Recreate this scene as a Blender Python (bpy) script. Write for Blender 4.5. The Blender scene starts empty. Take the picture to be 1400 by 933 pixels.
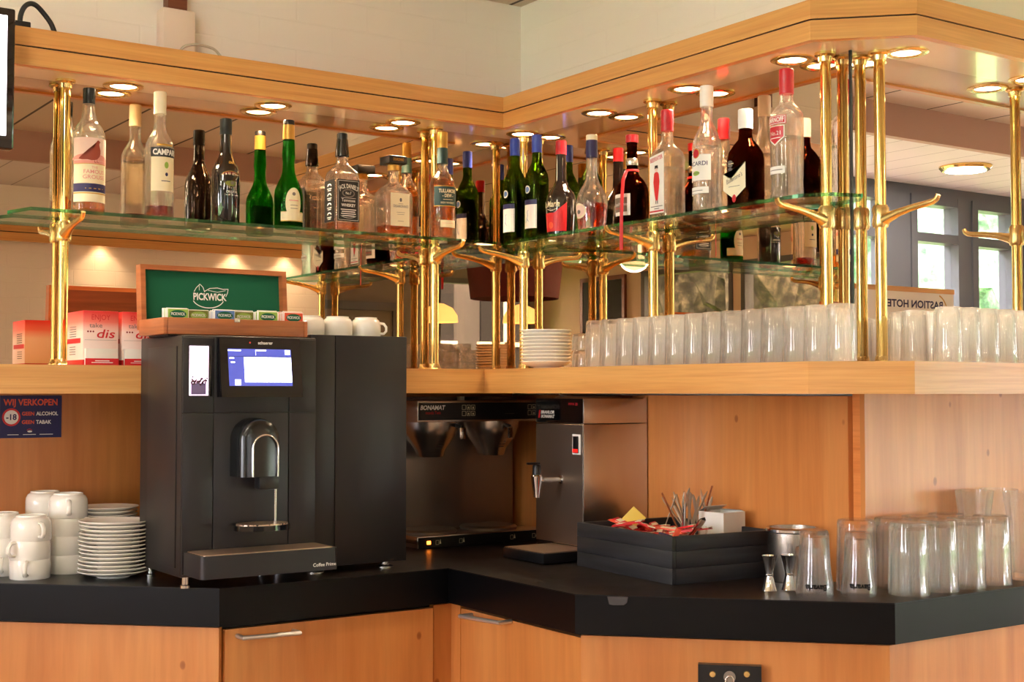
import bpy, bmesh, math, random
from mathutils import Vector, Matrix
random.seed(7)
PI = math.pi
scn = bpy.context.scene
COL = scn.collection
# ------------------------------------------------------------------ camera
F = 1847.0
PT = math.atan(68.5 / F)
AZ = math.radians(55.61)
V = Vector((math.cos(AZ), math.sin(AZ), 0)); R = Vector((math.sin(AZ), -math.cos(AZ), 0)); Z = Vector((0, 0, 1))
EYE = -(4.42 * V + .017 * R) + 1.352 * Z
FW = math.cos(PT) * V + math.sin(PT) * Z
UP = math.cos(PT) * Z - math.sin(PT) * V
def on(x, y, ax, c):
    """survey helper: where the sight line through a photo pixel meets a real plane of the room"""
    d = F * FW + (x - 700) * R + (466.5 - y) * UP
    return EYE + d * ((c - EYE[ax]) / d[ax])
def pix(p):
    d = Vector(p) - EYE; k = d.dot(FW); return 700 + F * d.dot(R) / k, 466.5 - F * d.dot(UP) / k
cd = bpy.data.cameras.new('camera'); cam = bpy.data.objects.new('camera', cd); COL.objects.link(cam)
cd.sensor_width = 36; cd.lens = F / 1400 * 36; cd.clip_start = .05
cam.matrix_world = Matrix((( R.x, UP.x, -FW.x, EYE.x), (R.y, UP.y, -FW.y, EYE.y), (R.z, UP.z, -FW.z, EYE.z), (0, 0, 0, 1)))
scn.camera = cam
# ------------------------------------------------------------------ materials
def lin(c): return tuple(((v / 255) / 12.92 if v / 255 <= .04045 else ((v / 255 + .055) / 1.055) ** 2.4) for v in c)
def mat(name, rgb=(200, 200, 200), rough=.5, metal=0, trans=0, ior=1.5, emit=None, es=0, coat=0, spec=None, alpha=None):
    m = bpy.data.materials.new(name); m.use_nodes = True
    b = m.node_tree.nodes['Principled BSDF']; i = b.inputs
    i['Base Color'].default_value = (*lin(rgb), 1); i['Roughness'].default_value = rough; i['Metallic'].default_value = metal
    i['Transmission Weight'].default_value = trans; i['IOR'].default_value = ior; i['Coat Weight'].default_value = coat; i['Coat Roughness'].default_value = .03
    if spec is not None: i['Specular IOR Level'].default_value = spec
    if emit: i['Emission Color'].default_value = (*lin(emit), 1); i['Emission Strength'].default_value = es
    return m
def nt(m): return m.node_tree.nodes, m.node_tree.links, m.node_tree.nodes['Principled BSDF']
def ramp(N, stops):
    r = N.new('ShaderNodeValToRGB'); e = r.color_ramp.elements
    while len(e) < len(stops): e.new(.5)
    for k, (p, c) in enumerate(stops): e[k].position = p; e[k].color = (*lin(c), 1)
    return r
def mapped(N, L, scale, kind='ShaderNodeTexNoise', **kw):
    tc = N.new('ShaderNodeTexCoord'); mp = N.new('ShaderNodeMapping'); mp.inputs['Scale'].default_value = scale
    L.new(tc.outputs['Object'], mp.inputs['Vector']); t = N.new(kind); L.new(mp.outputs['Vector'], t.inputs['Vector'])
    for k, v in kw.items(): t.inputs[k].default_value = v
    return t
def wood(name, c1, c2, c3, scale, rough=.35, knots=True, coat=.15):
    m = mat(name, c1, rough, coat=coat); N, L, B = nt(m); B.inputs['Coat Roughness'].default_value = .28
    n1 = mapped(N, L, scale, Scale=1.0, Detail=6, Roughness=.6, Distortion=.6)
    rp = ramp(N, [(.3, c3), (.5, c1), (.72, c2)]); L.new(n1.outputs['Fac'], rp.inputs[0])
    out = rp.outputs[0]
    fs = tuple(s * 5 for s in scale)
    n2 = mapped(N, L, fs, Scale=1.0, Detail=3)
    mx = N.new('ShaderNodeMix'); mx.data_type = 'RGBA'; mx.blend_type = 'MULTIPLY'; mx.inputs[0].default_value = .22
    r2 = ramp(N, [(.35, (205, 195, 185)), (.6, (255, 255, 255))]); L.new(n2.outputs['Fac'], r2.inputs[0])
    L.new(out, mx.inputs[6]); L.new(r2.outputs[0], mx.inputs[7]); out = mx.outputs[2]
    if knots:
        ks = (9, 9, 6) if scale[2] < scale[0] else (5, 5, 9)
        v = mapped(N, L, ks, 'ShaderNodeTexVoronoi', Scale=1.0)
        r3 = ramp(N, [(.0, (150, 110, 80)), (.05, (190, 160, 135)), (.075, (255, 255, 255))]); L.new(v.outputs['Distance'], r3.inputs[0])
        m2 = N.new('ShaderNodeMix'); m2.data_type = 'RGBA'; m2.blend_type = 'MULTIPLY'; m2.inputs[0].default_value = .75
        L.new(out, m2.inputs[6]); L.new(r3.outputs[0], m2.inputs[7]); out = m2.outputs[2]
    L.new(out, B.inputs['Base Color'])
    return m
M = {}
M['wood_v'] = wood('cherry laminate upright grain', (204, 130, 68), (214, 144, 80), (190, 114, 54), (11, 11, .8), .33)
M['wood_h'] = wood('beech laminate level grain', (220, 162, 92), (228, 174, 104), (208, 146, 78), (1.2, 1.2, 42), .3, False, .3)
M['wood_edge'] = wood('orange beech lipping', (222, 138, 70), (232, 152, 84), (205, 120, 56), (1.2, 1.2, 42), .3, False, .3)
M['wood_box'] = wood('reddish box wood', (178, 104, 58), (192, 118, 70), (150, 82, 44), (3, 3, 50), .4, False)
M['wood_dark'] = wood('black stained wood', (38, 38, 41), (52, 52, 56), (26, 26, 28), (3, 3, 40), .55, False, 0)
M['wood_brown'] = wood('brown reddish board', (120, 66, 44), (132, 76, 52), (100, 52, 34), (2, 2, 40), .4, False)
M['dark'] = mat('dark groove', (30, 20, 14), .7)
M['black'] = mat('satin black plastic', (16, 16, 18), .35)
M['edge_black'] = mat('black laminate edge', (6, 6, 8), .32, spec=.2)
M['gloss_black'] = mat('gloss black', (8, 8, 10), .08, coat=.6)
M['hood'] = mat('smooth black metal hood', (12, 14, 14), .24, spec=.6)
M['patch'] = mat('grey worn patch', (58, 54, 54), .5)
M['anth'] = mat('anthracite coated metal', (38, 36, 38), .42, .25)
M['anth2'] = mat('anthracite side panel', (46, 41, 39), .42, .25)
M['brass'] = mat('polished brass', (236, 200, 118), .1, 1)
M['brass_cast'] = mat('cast brass', (236, 206, 140), .24, 1)
M['steel'] = mat('brushed steel', (205, 198, 190), .27, 1)
M['steel_dark'] = mat('dark brushed steel', (158, 148, 138), .4, 1)
M['handle'] = mat('satin steel handle', (226, 222, 218), .35, .85)
M['spoon'] = mat('worn spoon steel', (196, 180, 160), .38, .75)
M['chrome'] = mat('chrome', (225, 225, 228), .08, 1)
M['white'] = mat('white porcelain', (252, 247, 236), .18, coat=.5)
M['cream'] = mat('cream paper', (236, 224, 190), .6)
M['paper'] = mat('white paper', (240, 238, 232), .6)
M['card'] = mat('white card', (228, 224, 214), .7)
M['under'] = mat('glossy pinkish white laminate', (236, 206, 180), .16, coat=.5)
M['red'] = mat('red', (206, 26, 34), .45); M['redcap'] = mat('red cap', (196, 30, 44), .35)
M['orange'] = mat('orange red', (226, 84, 50), .5); M['darkred'] = mat('dark red print', (130, 20, 30), .6)
M['blue'] = mat('blue cap', (46, 70, 178), .35); M['navy'] = mat('navy print', (34, 30, 84), .5)
M['gold'] = mat('gold foil', (204, 156, 74), .35, .7); M['green'] = mat('green felt', (8, 92, 62), .9)
M['lgreen'] = mat('light green paper', (150, 186, 80), .6); M['olive'] = mat('olive paper', (112, 118, 40), .6)
M['bluep'] = mat('blue paper', (96, 130, 190), .6); M['yellow'] = mat('yellow paper', (238, 208, 92), .6)
M['grey'] = mat('grey print', (110, 104, 100), .6); M['teal'] = mat('dark teal label', (36, 66, 64), .5)
M['bird'] = mat('red brown print', (150, 62, 42), .6); M['pink'] = mat('pink print', (222, 150, 140), .6)
M['lpink'] = mat('pale pink print', (238, 208, 196), .6); M['ivory'] = mat('ivory cap', (238, 230, 200), .4)
M['cupwhite'] = mat('bright white porcelain', (252, 247, 236), .16, coat=.5)
M['whitecap'] = mat('white cap', (240, 236, 232), .35); M['taupe'] = mat('taupe print', (120, 108, 92), .6)
M['tv'] = mat('lit screen', (250, 250, 255), .4, emit=(250, 250, 255), es=2.2)
M['scr'] = mat('screen blue', (60, 66, 140), .2, emit=(78, 84, 168), es=.55)
M['scrw'] = mat('screen white', (255, 255, 255), .2, emit=(246, 248, 255), es=1.9)
M['led'] = mat('lit button', (255, 120, 30), .3, emit=(255, 130, 40), es=4)
M['redled'] = mat('red rocker', (200, 20, 20), .3, emit=(255, 30, 20), es=.6)
M['lens'] = mat('downlight lens', (255, 240, 215), .4, emit=(255, 226, 180), es=14)
M['lens2'] = mat('room lamp lens', (255, 240, 215), .4, emit=(255, 222, 175), es=9)
M['opal'] = mat('opal glass fill globe', (255, 250, 240), .4, emit=(255, 236, 208), es=2.5)
M['shade'] = mat('glowing cream lampshade', (255, 236, 190), .6, emit=(255, 214, 140), es=1.6)
M['beans'] = mat('lit bean hopper', (236, 214, 230), .5, emit=(255, 222, 250), es=1.3)
M['purple'] = mat('purple grey chute', (120, 104, 150), .5)
M['beand'] = mat('coffee beans', (92, 54, 64), .5)
M['floor'] = mat('floor tiles', (140, 112, 92), .4)
M['alu'] = mat('dark grey window frame', (84, 88, 96), .45)
M['dgrey'] = mat('grey wall paint', (128, 124, 118), .7)
M['beige'] = mat('beige plaster', (214, 196, 176), .8)
M['slat'] = mat('white ceiling boards', (226, 224, 224), .35)
M['soffit'] = mat('mauve brown soffit', (186, 152, 138), .6)
M['cable'] = mat('black cable', (26, 24, 24), .5); M['wcable'] = mat('beige cable', (196, 186, 168), .5)
M['pvc'] = mat('white plastic box', (234, 216, 200), .4)

M['slate'] = mat('chalkboard', (26, 28, 34), .7)
M['maroon'] = mat('dark maroon fabric shade', (92, 18, 20), .7)
M['grass'] = mat('grass', (96, 130, 62), .9); M['bark'] = mat('bark', (80, 66, 54), .9)
M['pave'] = mat('pale paving', (170, 168, 160), .9); M['oldstone'] = mat('grey building render', (84, 84, 86), .9)
M['roof'] = mat('grey roof', (90, 88, 92), .8)

def glassy(name, tint, k=.45, rough=0., ior=1.5):
    """clear glass: part refracting body, part see-through"""
    m = bpy.data.materials.new(name); m.use_nodes = True; N, L = m.node_tree.nodes, m.node_tree.links
    N.remove(N['Principled BSDF']); o = N['Material Output']
    g = N.new('ShaderNodeBsdfGlass'); g.inputs['Color'].default_value = (*lin(tint), 1); g.inputs['Roughness'].default_value = rough; g.inputs['IOR'].default_value = ior
    t = N.new('ShaderNodeBsdfTransparent'); t.inputs['Color'].default_value = (*lin(tint), 1)
    x = N.new('ShaderNodeMixShader'); x.inputs[0].default_value = k
    L.new(g.outputs[0], x.inputs[1]); L.new(t.outputs[0], x.inputs[2]); L.new(x.outputs[0], o.inputs[0])
    return m
def thin_glass(name, tint=(255, 255, 255), k=.3, milk=.05):  # milk: translucent white mixed in, imitates light scattered by the glass
    """clear glassware: mostly see-through, mirror-like towards the rims, a little white mixed in as scattered light"""
    m = glassy(name, tint, 0); N, L = m.node_tree.nodes, m.node_tree.links
    o = N['Material Output']; g = [n for n in N if n.type == 'BSDF_GLASS'][0]; t = [n for n in N if n.type == 'BSDF_TRANSPARENT'][0]; x = [n for n in N if n.type == 'MIX_SHADER'][0]
    gl = N.new('ShaderNodeBsdfGlossy'); gl.inputs['Roughness'].default_value = .05; fr = N.new('ShaderNodeLayerWeight'); fr.inputs['Blend'].default_value = .5
    pw = N.new('ShaderNodeMath'); pw.operation = 'POWER'; pw.inputs[1].default_value = 3.0; L.new(fr.outputs['Facing'], pw.inputs[0])
    ma = N.new('ShaderNodeMath'); ma.operation = 'MULTIPLY_ADD'; ma.inputs[1].default_value = .6; ma.inputs[2].default_value = .05; L.new(pw.outputs[0], ma.inputs[0])
    y = N.new('ShaderNodeMixShader'); L.new(ma.outputs[0], y.inputs[0]); L.new(t.outputs[0], y.inputs[1]); L.new(gl.outputs[0], y.inputs[2])
    x.inputs[0].default_value = k; L.new(y.outputs[0], x.inputs[1]); L.new(g.outputs[0], x.inputs[2])
    d = N.new('ShaderNodeBsdfTranslucent'); d.inputs['Color'].default_value = (1, 1, 1, 1); w = N.new('ShaderNodeMixShader'); w.inputs[0].default_value = milk
    L.new(x.outputs[0], w.inputs[1]); L.new(d.outputs[0], w.inputs[2]); L.new(w.outputs[0], o.inputs[0]); return m
M['clear'] = thin_glass('clear glass', k=.6, milk=.05)
M['glow_glass'] = thin_glass('glass whitened for glow', k=.5, milk=.09)  # extra white in the material stands in for the tumblers' bright glow
M['bclear'] = thin_glass('clear bottle glass', k=.5, milk=.006)
M['bgreen'] = glassy('green bottle glass', (130, 214, 124), .35)
M['bgreen2'] = glassy('pale olive bottle glass', (176, 200, 120), .35)
M['bbrown'] = glassy('brown bottle glass', (150, 84, 50), .25)
M['shelf'] = glassy('shelf glass', (250, 255, 253), .7)
M['shelfedge'] = glassy('green glass edge', (136, 206, 180), .45)
M['lamber'] = glassy('amber whisky', (247, 190, 96), .3, ior=1.35)
M['lred'] = glassy('red aperitif', (210, 12, 40), .3, ior=1.35)
M['lorange'] = glassy('orange red liqueur', (255, 140, 84), .3, ior=1.35)
M['lclear'] = glassy('clear spirit', (255, 255, 255), .4, ior=1.35)
M['lbrown'] = glassy('brown liqueur', (170, 90, 50), .3, ior=1.35)
M['ldark'] = mat('dark wine', (22, 10, 12), .1)
M['bdark'] = mat('near black bottle glass', (14, 9, 8), .06, coat=1)

def pane_mat():
    m = bpy.data.materials.new('window pane glass'); m.use_nodes = True; N, L = m.node_tree.nodes, m.node_tree.links
    N.remove(N['Principled BSDF']); o = N['Material Output']
    t = N.new('ShaderNodeBsdfTransparent'); g = N.new('ShaderNodeBsdfGlossy'); g.inputs['Roughness'].default_value = .02
    x = N.new('ShaderNodeMixShader'); x.inputs[0].default_value = .06
    L.new(t.outputs[0], x.inputs[1]); L.new(g.outputs[0], x.inputs[2]); L.new(x.outputs[0], o.inputs[0]); return m
M['pane'] = pane_mat()
def mirror_mat(name, c):
    m = mat(name, c, .0, 1); return m
M['mirror'] = mirror_mat('bronze tinted mirror', (204, 182, 160))
M['mirror2'] = mirror_mat('slightly tinted mirror', (222, 214, 214))
def counter_mat():
    m = mat('black stone laminate', (28, 26, 26), .3, spec=.22); N, L, B = nt(m)
    n = mapped(N, L, (3, 3, 3), Scale=1.5, Detail=8, Roughness=.65)
    r = ramp(N, [(.35, (10, 9, 9)), (.7, (38, 31, 27))]); L.new(n.outputs['Fac'], r.inputs[0]); L.new(r.outputs[0], B.inputs['Base Color'])
    q = N.new('ShaderNodeMapRange'); q.inputs[3].default_value = .2; q.inputs[4].default_value = .48
    L.new(n.outputs['Fac'], q.inputs[0]); L.new(q.outputs[0], B.inputs['Roughness']); return m
M['counter'] = counter_mat()
def brick_mat(name, c, bw=.24, bh=.085, bump=.25):
    m = mat(name, c, .75); N, L, B = nt(m)
    tc = N.new('ShaderNodeTexCoord'); s = N.new('ShaderNodeSeparateXYZ'); L.new(tc.outputs['Object'], s.inputs[0])
    a = N.new('ShaderNodeMath'); a.operation = 'ADD'; L.new(s.outputs[0], a.inputs[0]); L.new(s.outputs[1], a.inputs[1])
    cb = N.new('ShaderNodeCombineXYZ'); L.new(a.outputs[0], cb.inputs[0]); L.new(s.outputs[2], cb.inputs[1])
    b = N.new('ShaderNodeTexBrick'); b.inputs['Scale'].default_value = 1; b.inputs['Brick Width'].default_value = bw; b.inputs['Row Height'].default_value = bh
    b.inputs['Mortar Size'].default_value = .004; b.inputs['Mortar Smooth'].default_value = .6
    b.inputs['Color1'].default_value = b.inputs['Color2'].default_value = (1, 1, 1, 1); b.inputs['Mortar'].default_value = (.0, .0, .0, 1)
    L.new(cb.outputs[0], b.inputs['Vector'])
    n = mapped(N, L, (60, 60, 60), Scale=1, Detail=4)
    ad = N.new('ShaderNodeMath'); ad.operation = 'MULTIPLY_ADD'; ad.inputs[1].default_value = .25
    L.new(n.outputs['Fac'], ad.inputs[0]); L.new(b.outputs['Color'], ad.inputs[2])
    bp = N.new('ShaderNodeBump'); bp.inputs['Strength'].default_value = bump; bp.inputs['Distance'].default_value = .006
    L.new(ad.outputs[0], bp.inputs['Height']); L.new(bp.outputs[0], B.inputs['Normal']); return m
M['brick'] = brick_mat('white painted brick', (246, 240, 230))
def plank_mat(name, c, step, dark):
    m = mat(name, c, .6); N, L, B = nt(m)
    tc = N.new('ShaderNodeTexCoord'); s = N.new('ShaderNodeSeparateXYZ'); L.new(tc.outputs['Object'], s.inputs[0])
    d = N.new('ShaderNodeMath'); d.operation = 'DIVIDE'; d.inputs[1].default_value = step; L.new(s.outputs[0], d.inputs[0])
    f = N.new('ShaderNodeMath'); f.operation = 'FRACT'; L.new(d.outputs[0], f.inputs[0])
    r = ramp(N, [(0, dark), (.028, dark), (.034, c), (1, c)]); L.new(f.outputs[0], r.inputs[0]); L.new(r.outputs[0], B.inputs['Base Color']); return m
M['ceil'] = plank_mat('ceiling panels', (216, 198, 178), .42, (70, 54, 44))
M['slat'] = plank_mat('white ceiling boards', (226, 222, 222), .2, (150, 146, 150))
def tiles_mat():
    m = mat('brown floor tiles', (150, 122, 100), .35); N, L, B = nt(m)
    b = mapped(N, L, (1, 1, 1), 'ShaderNodeTexBrick', Scale=1.0); b.offset = 0
    b.inputs['Brick Width'].default_value = .4; b.inputs['Row Height'].default_value = .4; b.inputs['Mortar Size'].default_value = .006
    b.inputs['Color1'].default_value = (*lin((150, 120, 98)), 1); b.inputs['Color2'].default_value = (*lin((160, 130, 106)), 1); b.inputs['Mortar'].default_value = (*lin((90, 76, 66)), 1)
    L.new(b.outputs['Color'], B.inputs['Base Color']); return m
M['floor'] = tiles_mat()
def leaf_mat(nm='tree leaves', c=None):
    m = mat(nm, (90, 140, 70), .8); N, L, B = nt(m)
    n = mapped(N, L, (5, 5, 5), Scale=1.5, Detail=6, Roughness=.7)
    r = ramp(N, c or [(.35, (52, 80, 60)), (.5, (104, 138, 104)), (.66, (170, 196, 160))]); L.new(n.outputs['Fac'], r.inputs[0]); L.new(r.outputs[0], B.inputs['Base Color']); return m
M['leaf'] = leaf_mat(); M['leaf2'] = leaf_mat('greyish foliage', [(.35, (26, 28, 26)), (.5, (52, 56, 46)), (.66, (110, 108, 92))])
def grille_mat():
    m = mat('perforated steel grille', (200, 168, 140), .35, .9); N, L, B = nt(m)
    c = mapped(N, L, (1, 1, 1), 'ShaderNodeTexVoronoi', Scale=110.0, Randomness=0.0)
    r = ramp(N, [(0, (60, 46, 38)), (.3, (60, 46, 38)), (.36, (206, 176, 150)), (1, (206, 176, 150))]); L.new(c.outputs['Distance'], r.inputs[0]); L.new(r.outputs[0], B.inputs['Base Color']); return m
M['grille'] = grille_mat()
def redfade():
    m = mat('red fading to white box print', (240, 220, 210), .45); N, L, B = nt(m)
    tc = N.new('ShaderNodeTexCoord'); s = N.new('ShaderNodeSeparateXYZ'); L.new(tc.outputs['Generated'], s.inputs[0])
    r = ramp(N, [(0, (196, 20, 30)), (.1, (200, 24, 32)), (.105, (238, 222, 214)), (.62, (240, 212, 200)), (.8, (236, 120, 104)), (1, (214, 24, 30))])
    L.new(s.outputs[2], r.inputs[0]); L.new(r.outputs[0], B.inputs['Base Color']); return m
M['redfade'] = redfade()

# ------------------------------------------------------------------ mesh collector
class MB:
    def __init__(s, o=(0, 0, 0)): s.v = []; s.f = []; s.m = []; s.mats = []; s.o = Vector(o)
    def mi(s, m):
        m = M[m] if isinstance(m, str) else m
        if m not in s.mats: s.mats.append(m)
        return s.mats.index(m)
    def add(s, vs, fs, m):
        k = len(s.v); mi = s.mi(m)
        s.v += [Vector(q) - s.o for q in vs]; s.f += [[k + i for i in f] for f in fs]; s.m += [mi] * len(fs); return s
    def box(s, x0, x1, y0, y1, z0, z1, m, r=0, seg=2):
        if x0 > x1: x0, x1 = x1, x0
        if y0 > y1: y0, y1 = y1, y0
        if r:
            b = bmesh.new(); bmesh.ops.create_cube(b, size=1)
            for q in b.verts: q.co = Vector(((x0 + x1) / 2 + q.co.x * (x1 - x0), (y0 + y1) / 2 + q.co.y * (y1 - y0), (z0 + z1) / 2 + q.co.z * (z1 - z0)))
            bmesh.ops.bevel(b, geom=b.edges[:], offset=r, segments=seg, affect='EDGES', profile=.5)
            b.verts.index_update(); s.add([q.co.copy() for q in b.verts], [[q.index for q in f.verts] for f in b.faces], m); b.free(); return s
        vs = [(x, y, z) for z in (z0, z1) for y in (y0, y1) for x in (x0, x1)]
        return s.add(vs, [(0, 2, 3, 1), (4, 5, 7, 6), (0, 1, 5, 4), (1, 3, 7, 5), (3, 2, 6, 7), (2, 0, 4, 6)], m)
    def prism(s, pts, z0, z1, m, mtop=None, mbot=None):
        n = len(pts); a = sum(pts[i][0] * pts[(i + 1) % n][1] - pts[(i + 1) % n][0] * pts[i][1] for i in range(n))
        if a < 0: pts = pts[::-1]
        vs = [(x, y, z0) for x, y in pts] + [(x, y, z1) for x, y in pts]
        s.add(vs, [[i, (i + 1) % n, n + (i + 1) % n, n + i] for i in range(n)], m)
        s.add(vs[n:], [list(range(n))], mtop or m); s.add(vs[:n], [list(range(n))[::-1]], mbot or m); return s
    def lathe(s, prof, m, c=(0, 0, 0), seg=32, close=False, axis=None):
        """prof list of (r,z); r 0 ends are closed by poles"""
        vs = []; fs = []; rings = []
        for r_, z_ in prof:
            if r_ < 1e-6: rings.append([len(vs)]); vs.append((0, 0, z_))
            else: rings.append(list(range(len(vs), len(vs) + seg))); vs += [(r_ * math.cos(2 * PI * k / seg), r_ * math.sin(2 * PI * k / seg), z_) for k in range(seg)]
        pr = list(zip(rings, rings[1:] + (rings[:1] if close else [])))
        if not close: pr = pr[:len(rings) - 1]
        for a, b in pr:
            for k in range(seg):
                k2 = (k + 1) % seg
                if len(a) == 1 and len(b) == 1: continue
                if len(a) == 1: fs.append((a[0], b[k2], b[k])[::1])
                elif len(b) == 1: fs.append((a[k], a[k2], b[0]))
                else: fs.append((a[k], a[k2], b[k2], b[k]))
        if axis is not None:
            q = Vector((0, 0, 1)).rotation_difference(Vector(axis)); vs = [q @ Vector(p) for p in vs]
        cv = Vector(c); return s.add([Vector(p) + cv for p in vs], fs, m)
    def loft(s, prof, m, seg=48, c=(0, 0, 0)):
        """prof list of (z,hx,hy,n) superellipse rings, poles when hx==0"""
        vs = []; fs = []; rings = []
        for z_, hx, hy, n_ in prof:
            if hx < 1e-6: rings.append([len(vs)]); vs.append((0, 0, z_)); continue
            rings.append(list(range(len(vs), len(vs) + seg)))
            for k in range(seg):
                t = 2 * PI * (k + .5) / seg; cx, sy = math.cos(t), math.sin(t)
                vs.append((hx * abs(cx) ** (2 / n_) * (1 if cx > 0 else -1), hy * abs(sy) ** (2 / n_) * (1 if sy > 0 else -1), z_))
        for a, b in zip(rings, rings[1:]):
            for k in range(seg):
                k2 = (k + 1) % seg
                if len(a) == 1 and len(b) == 1: continue
                if len(a) == 1: fs.append((a[0], b[k2], b[k]))
                elif len(b) == 1: fs.append((a[k], a[k2], b[0]))
                else: fs.append((a[k], a[k2], b[k2], b[k]))
        cv = Vector(c); return s.add([Vector(p) + cv for p in vs], fs, m)
    def tube(s, path, r, m, seg=12, cap=True, ry=None):
        P = [Vector(p) for p in path]; vs = []; fs = []; n = len(P); up = None
        rs = r if isinstance(r, (list, tuple)) else [r] * n
        for i, p in enumerate(P):
            t = ((P[min(i + 1, n - 1)] - P[max(i - 1, 0)])).normalized()
            if up is None: up = Vector((0, 0, 1)) if abs(t.z) < .9 else Vector((1, 0, 0))
            a = t.cross(up).normalized(); b = a.cross(t).normalized(); up = b
            k_ = (ry / rs[i] if ry else 1)
            for k in range(seg):
                w = 2 * PI * k / seg; vs.append(p + a * math.cos(w) * rs[i] * k_ + b * math.sin(w) * rs[i])
        for i in range(n - 1):
            for k in range(seg):
                k2 = (k + 1) % seg; fs.append((i * seg + k, i * seg + k2, (i + 1) * seg + k2, (i + 1) * seg + k)[::-1])
        if cap: fs.append(list(range(seg))); fs.append(list(range((n - 1) * seg, n * seg))[::-1])
        return s.add(vs, fs, m)
    def build(s, name, parent=None, loc=None, ang=38, fix=True):
        me = bpy.data.meshes.new(name); me.from_pydata([tuple(q) for q in s.v], [], s.f)
        for m in s.mats: me.materials.append(m)
        for p, k in zip(me.polygons, s.m): p.material_index = k; p.use_smooth = True
        if fix:
            b = bmesh.new(); b.from_mesh(me); bmesh.ops.recalc_face_normals(b, faces=b.faces); b.to_mesh(me); b.free()
        me.update(); me.set_sharp_from_angle(angle=math.radians(ang))
        o = bpy.data.objects.new(name, me); COL.objects.link(o)
        if parent is not None: o.parent = parent
        if loc is not None: o.location = loc
        elif parent is None: o.location = s.o
        return o
def tag(o, label=None, cat=None, group=None, kind=None):
    if label: o['label'] = label
    if cat: o['category'] = cat
    if group: o['group'] = group
    if kind: o['kind'] = kind
    return o
def thing(name, loc, label, cat, group=None, rz=0):
    o = bpy.data.objects.new(name, None); COL.objects.link(o); o.location = loc; o.rotation_euler = (0, 0, rz); o.empty_display_size = .05
    return tag(o, label, cat, group)
def kids(o): return [c for c in bpy.data.objects if c.parent == o]
def clone(o, loc, rz=None, label=None, group=None, parent=None, rot=None):
    c = o.copy(); COL.objects.link(c)
    if parent is not None: c.parent = parent
    else:
        c.location = loc
        if rot is not None: c.rotation_euler = rot
        elif rz is not None: c.rotation_euler = (0, 0, rz)
        if label: c['label'] = label
        if group: c['group'] = group
    for ch in kids(o): clone(ch, None, parent=c)
    return c
def structure(o): o['kind'] = 'structure'; return o
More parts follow.
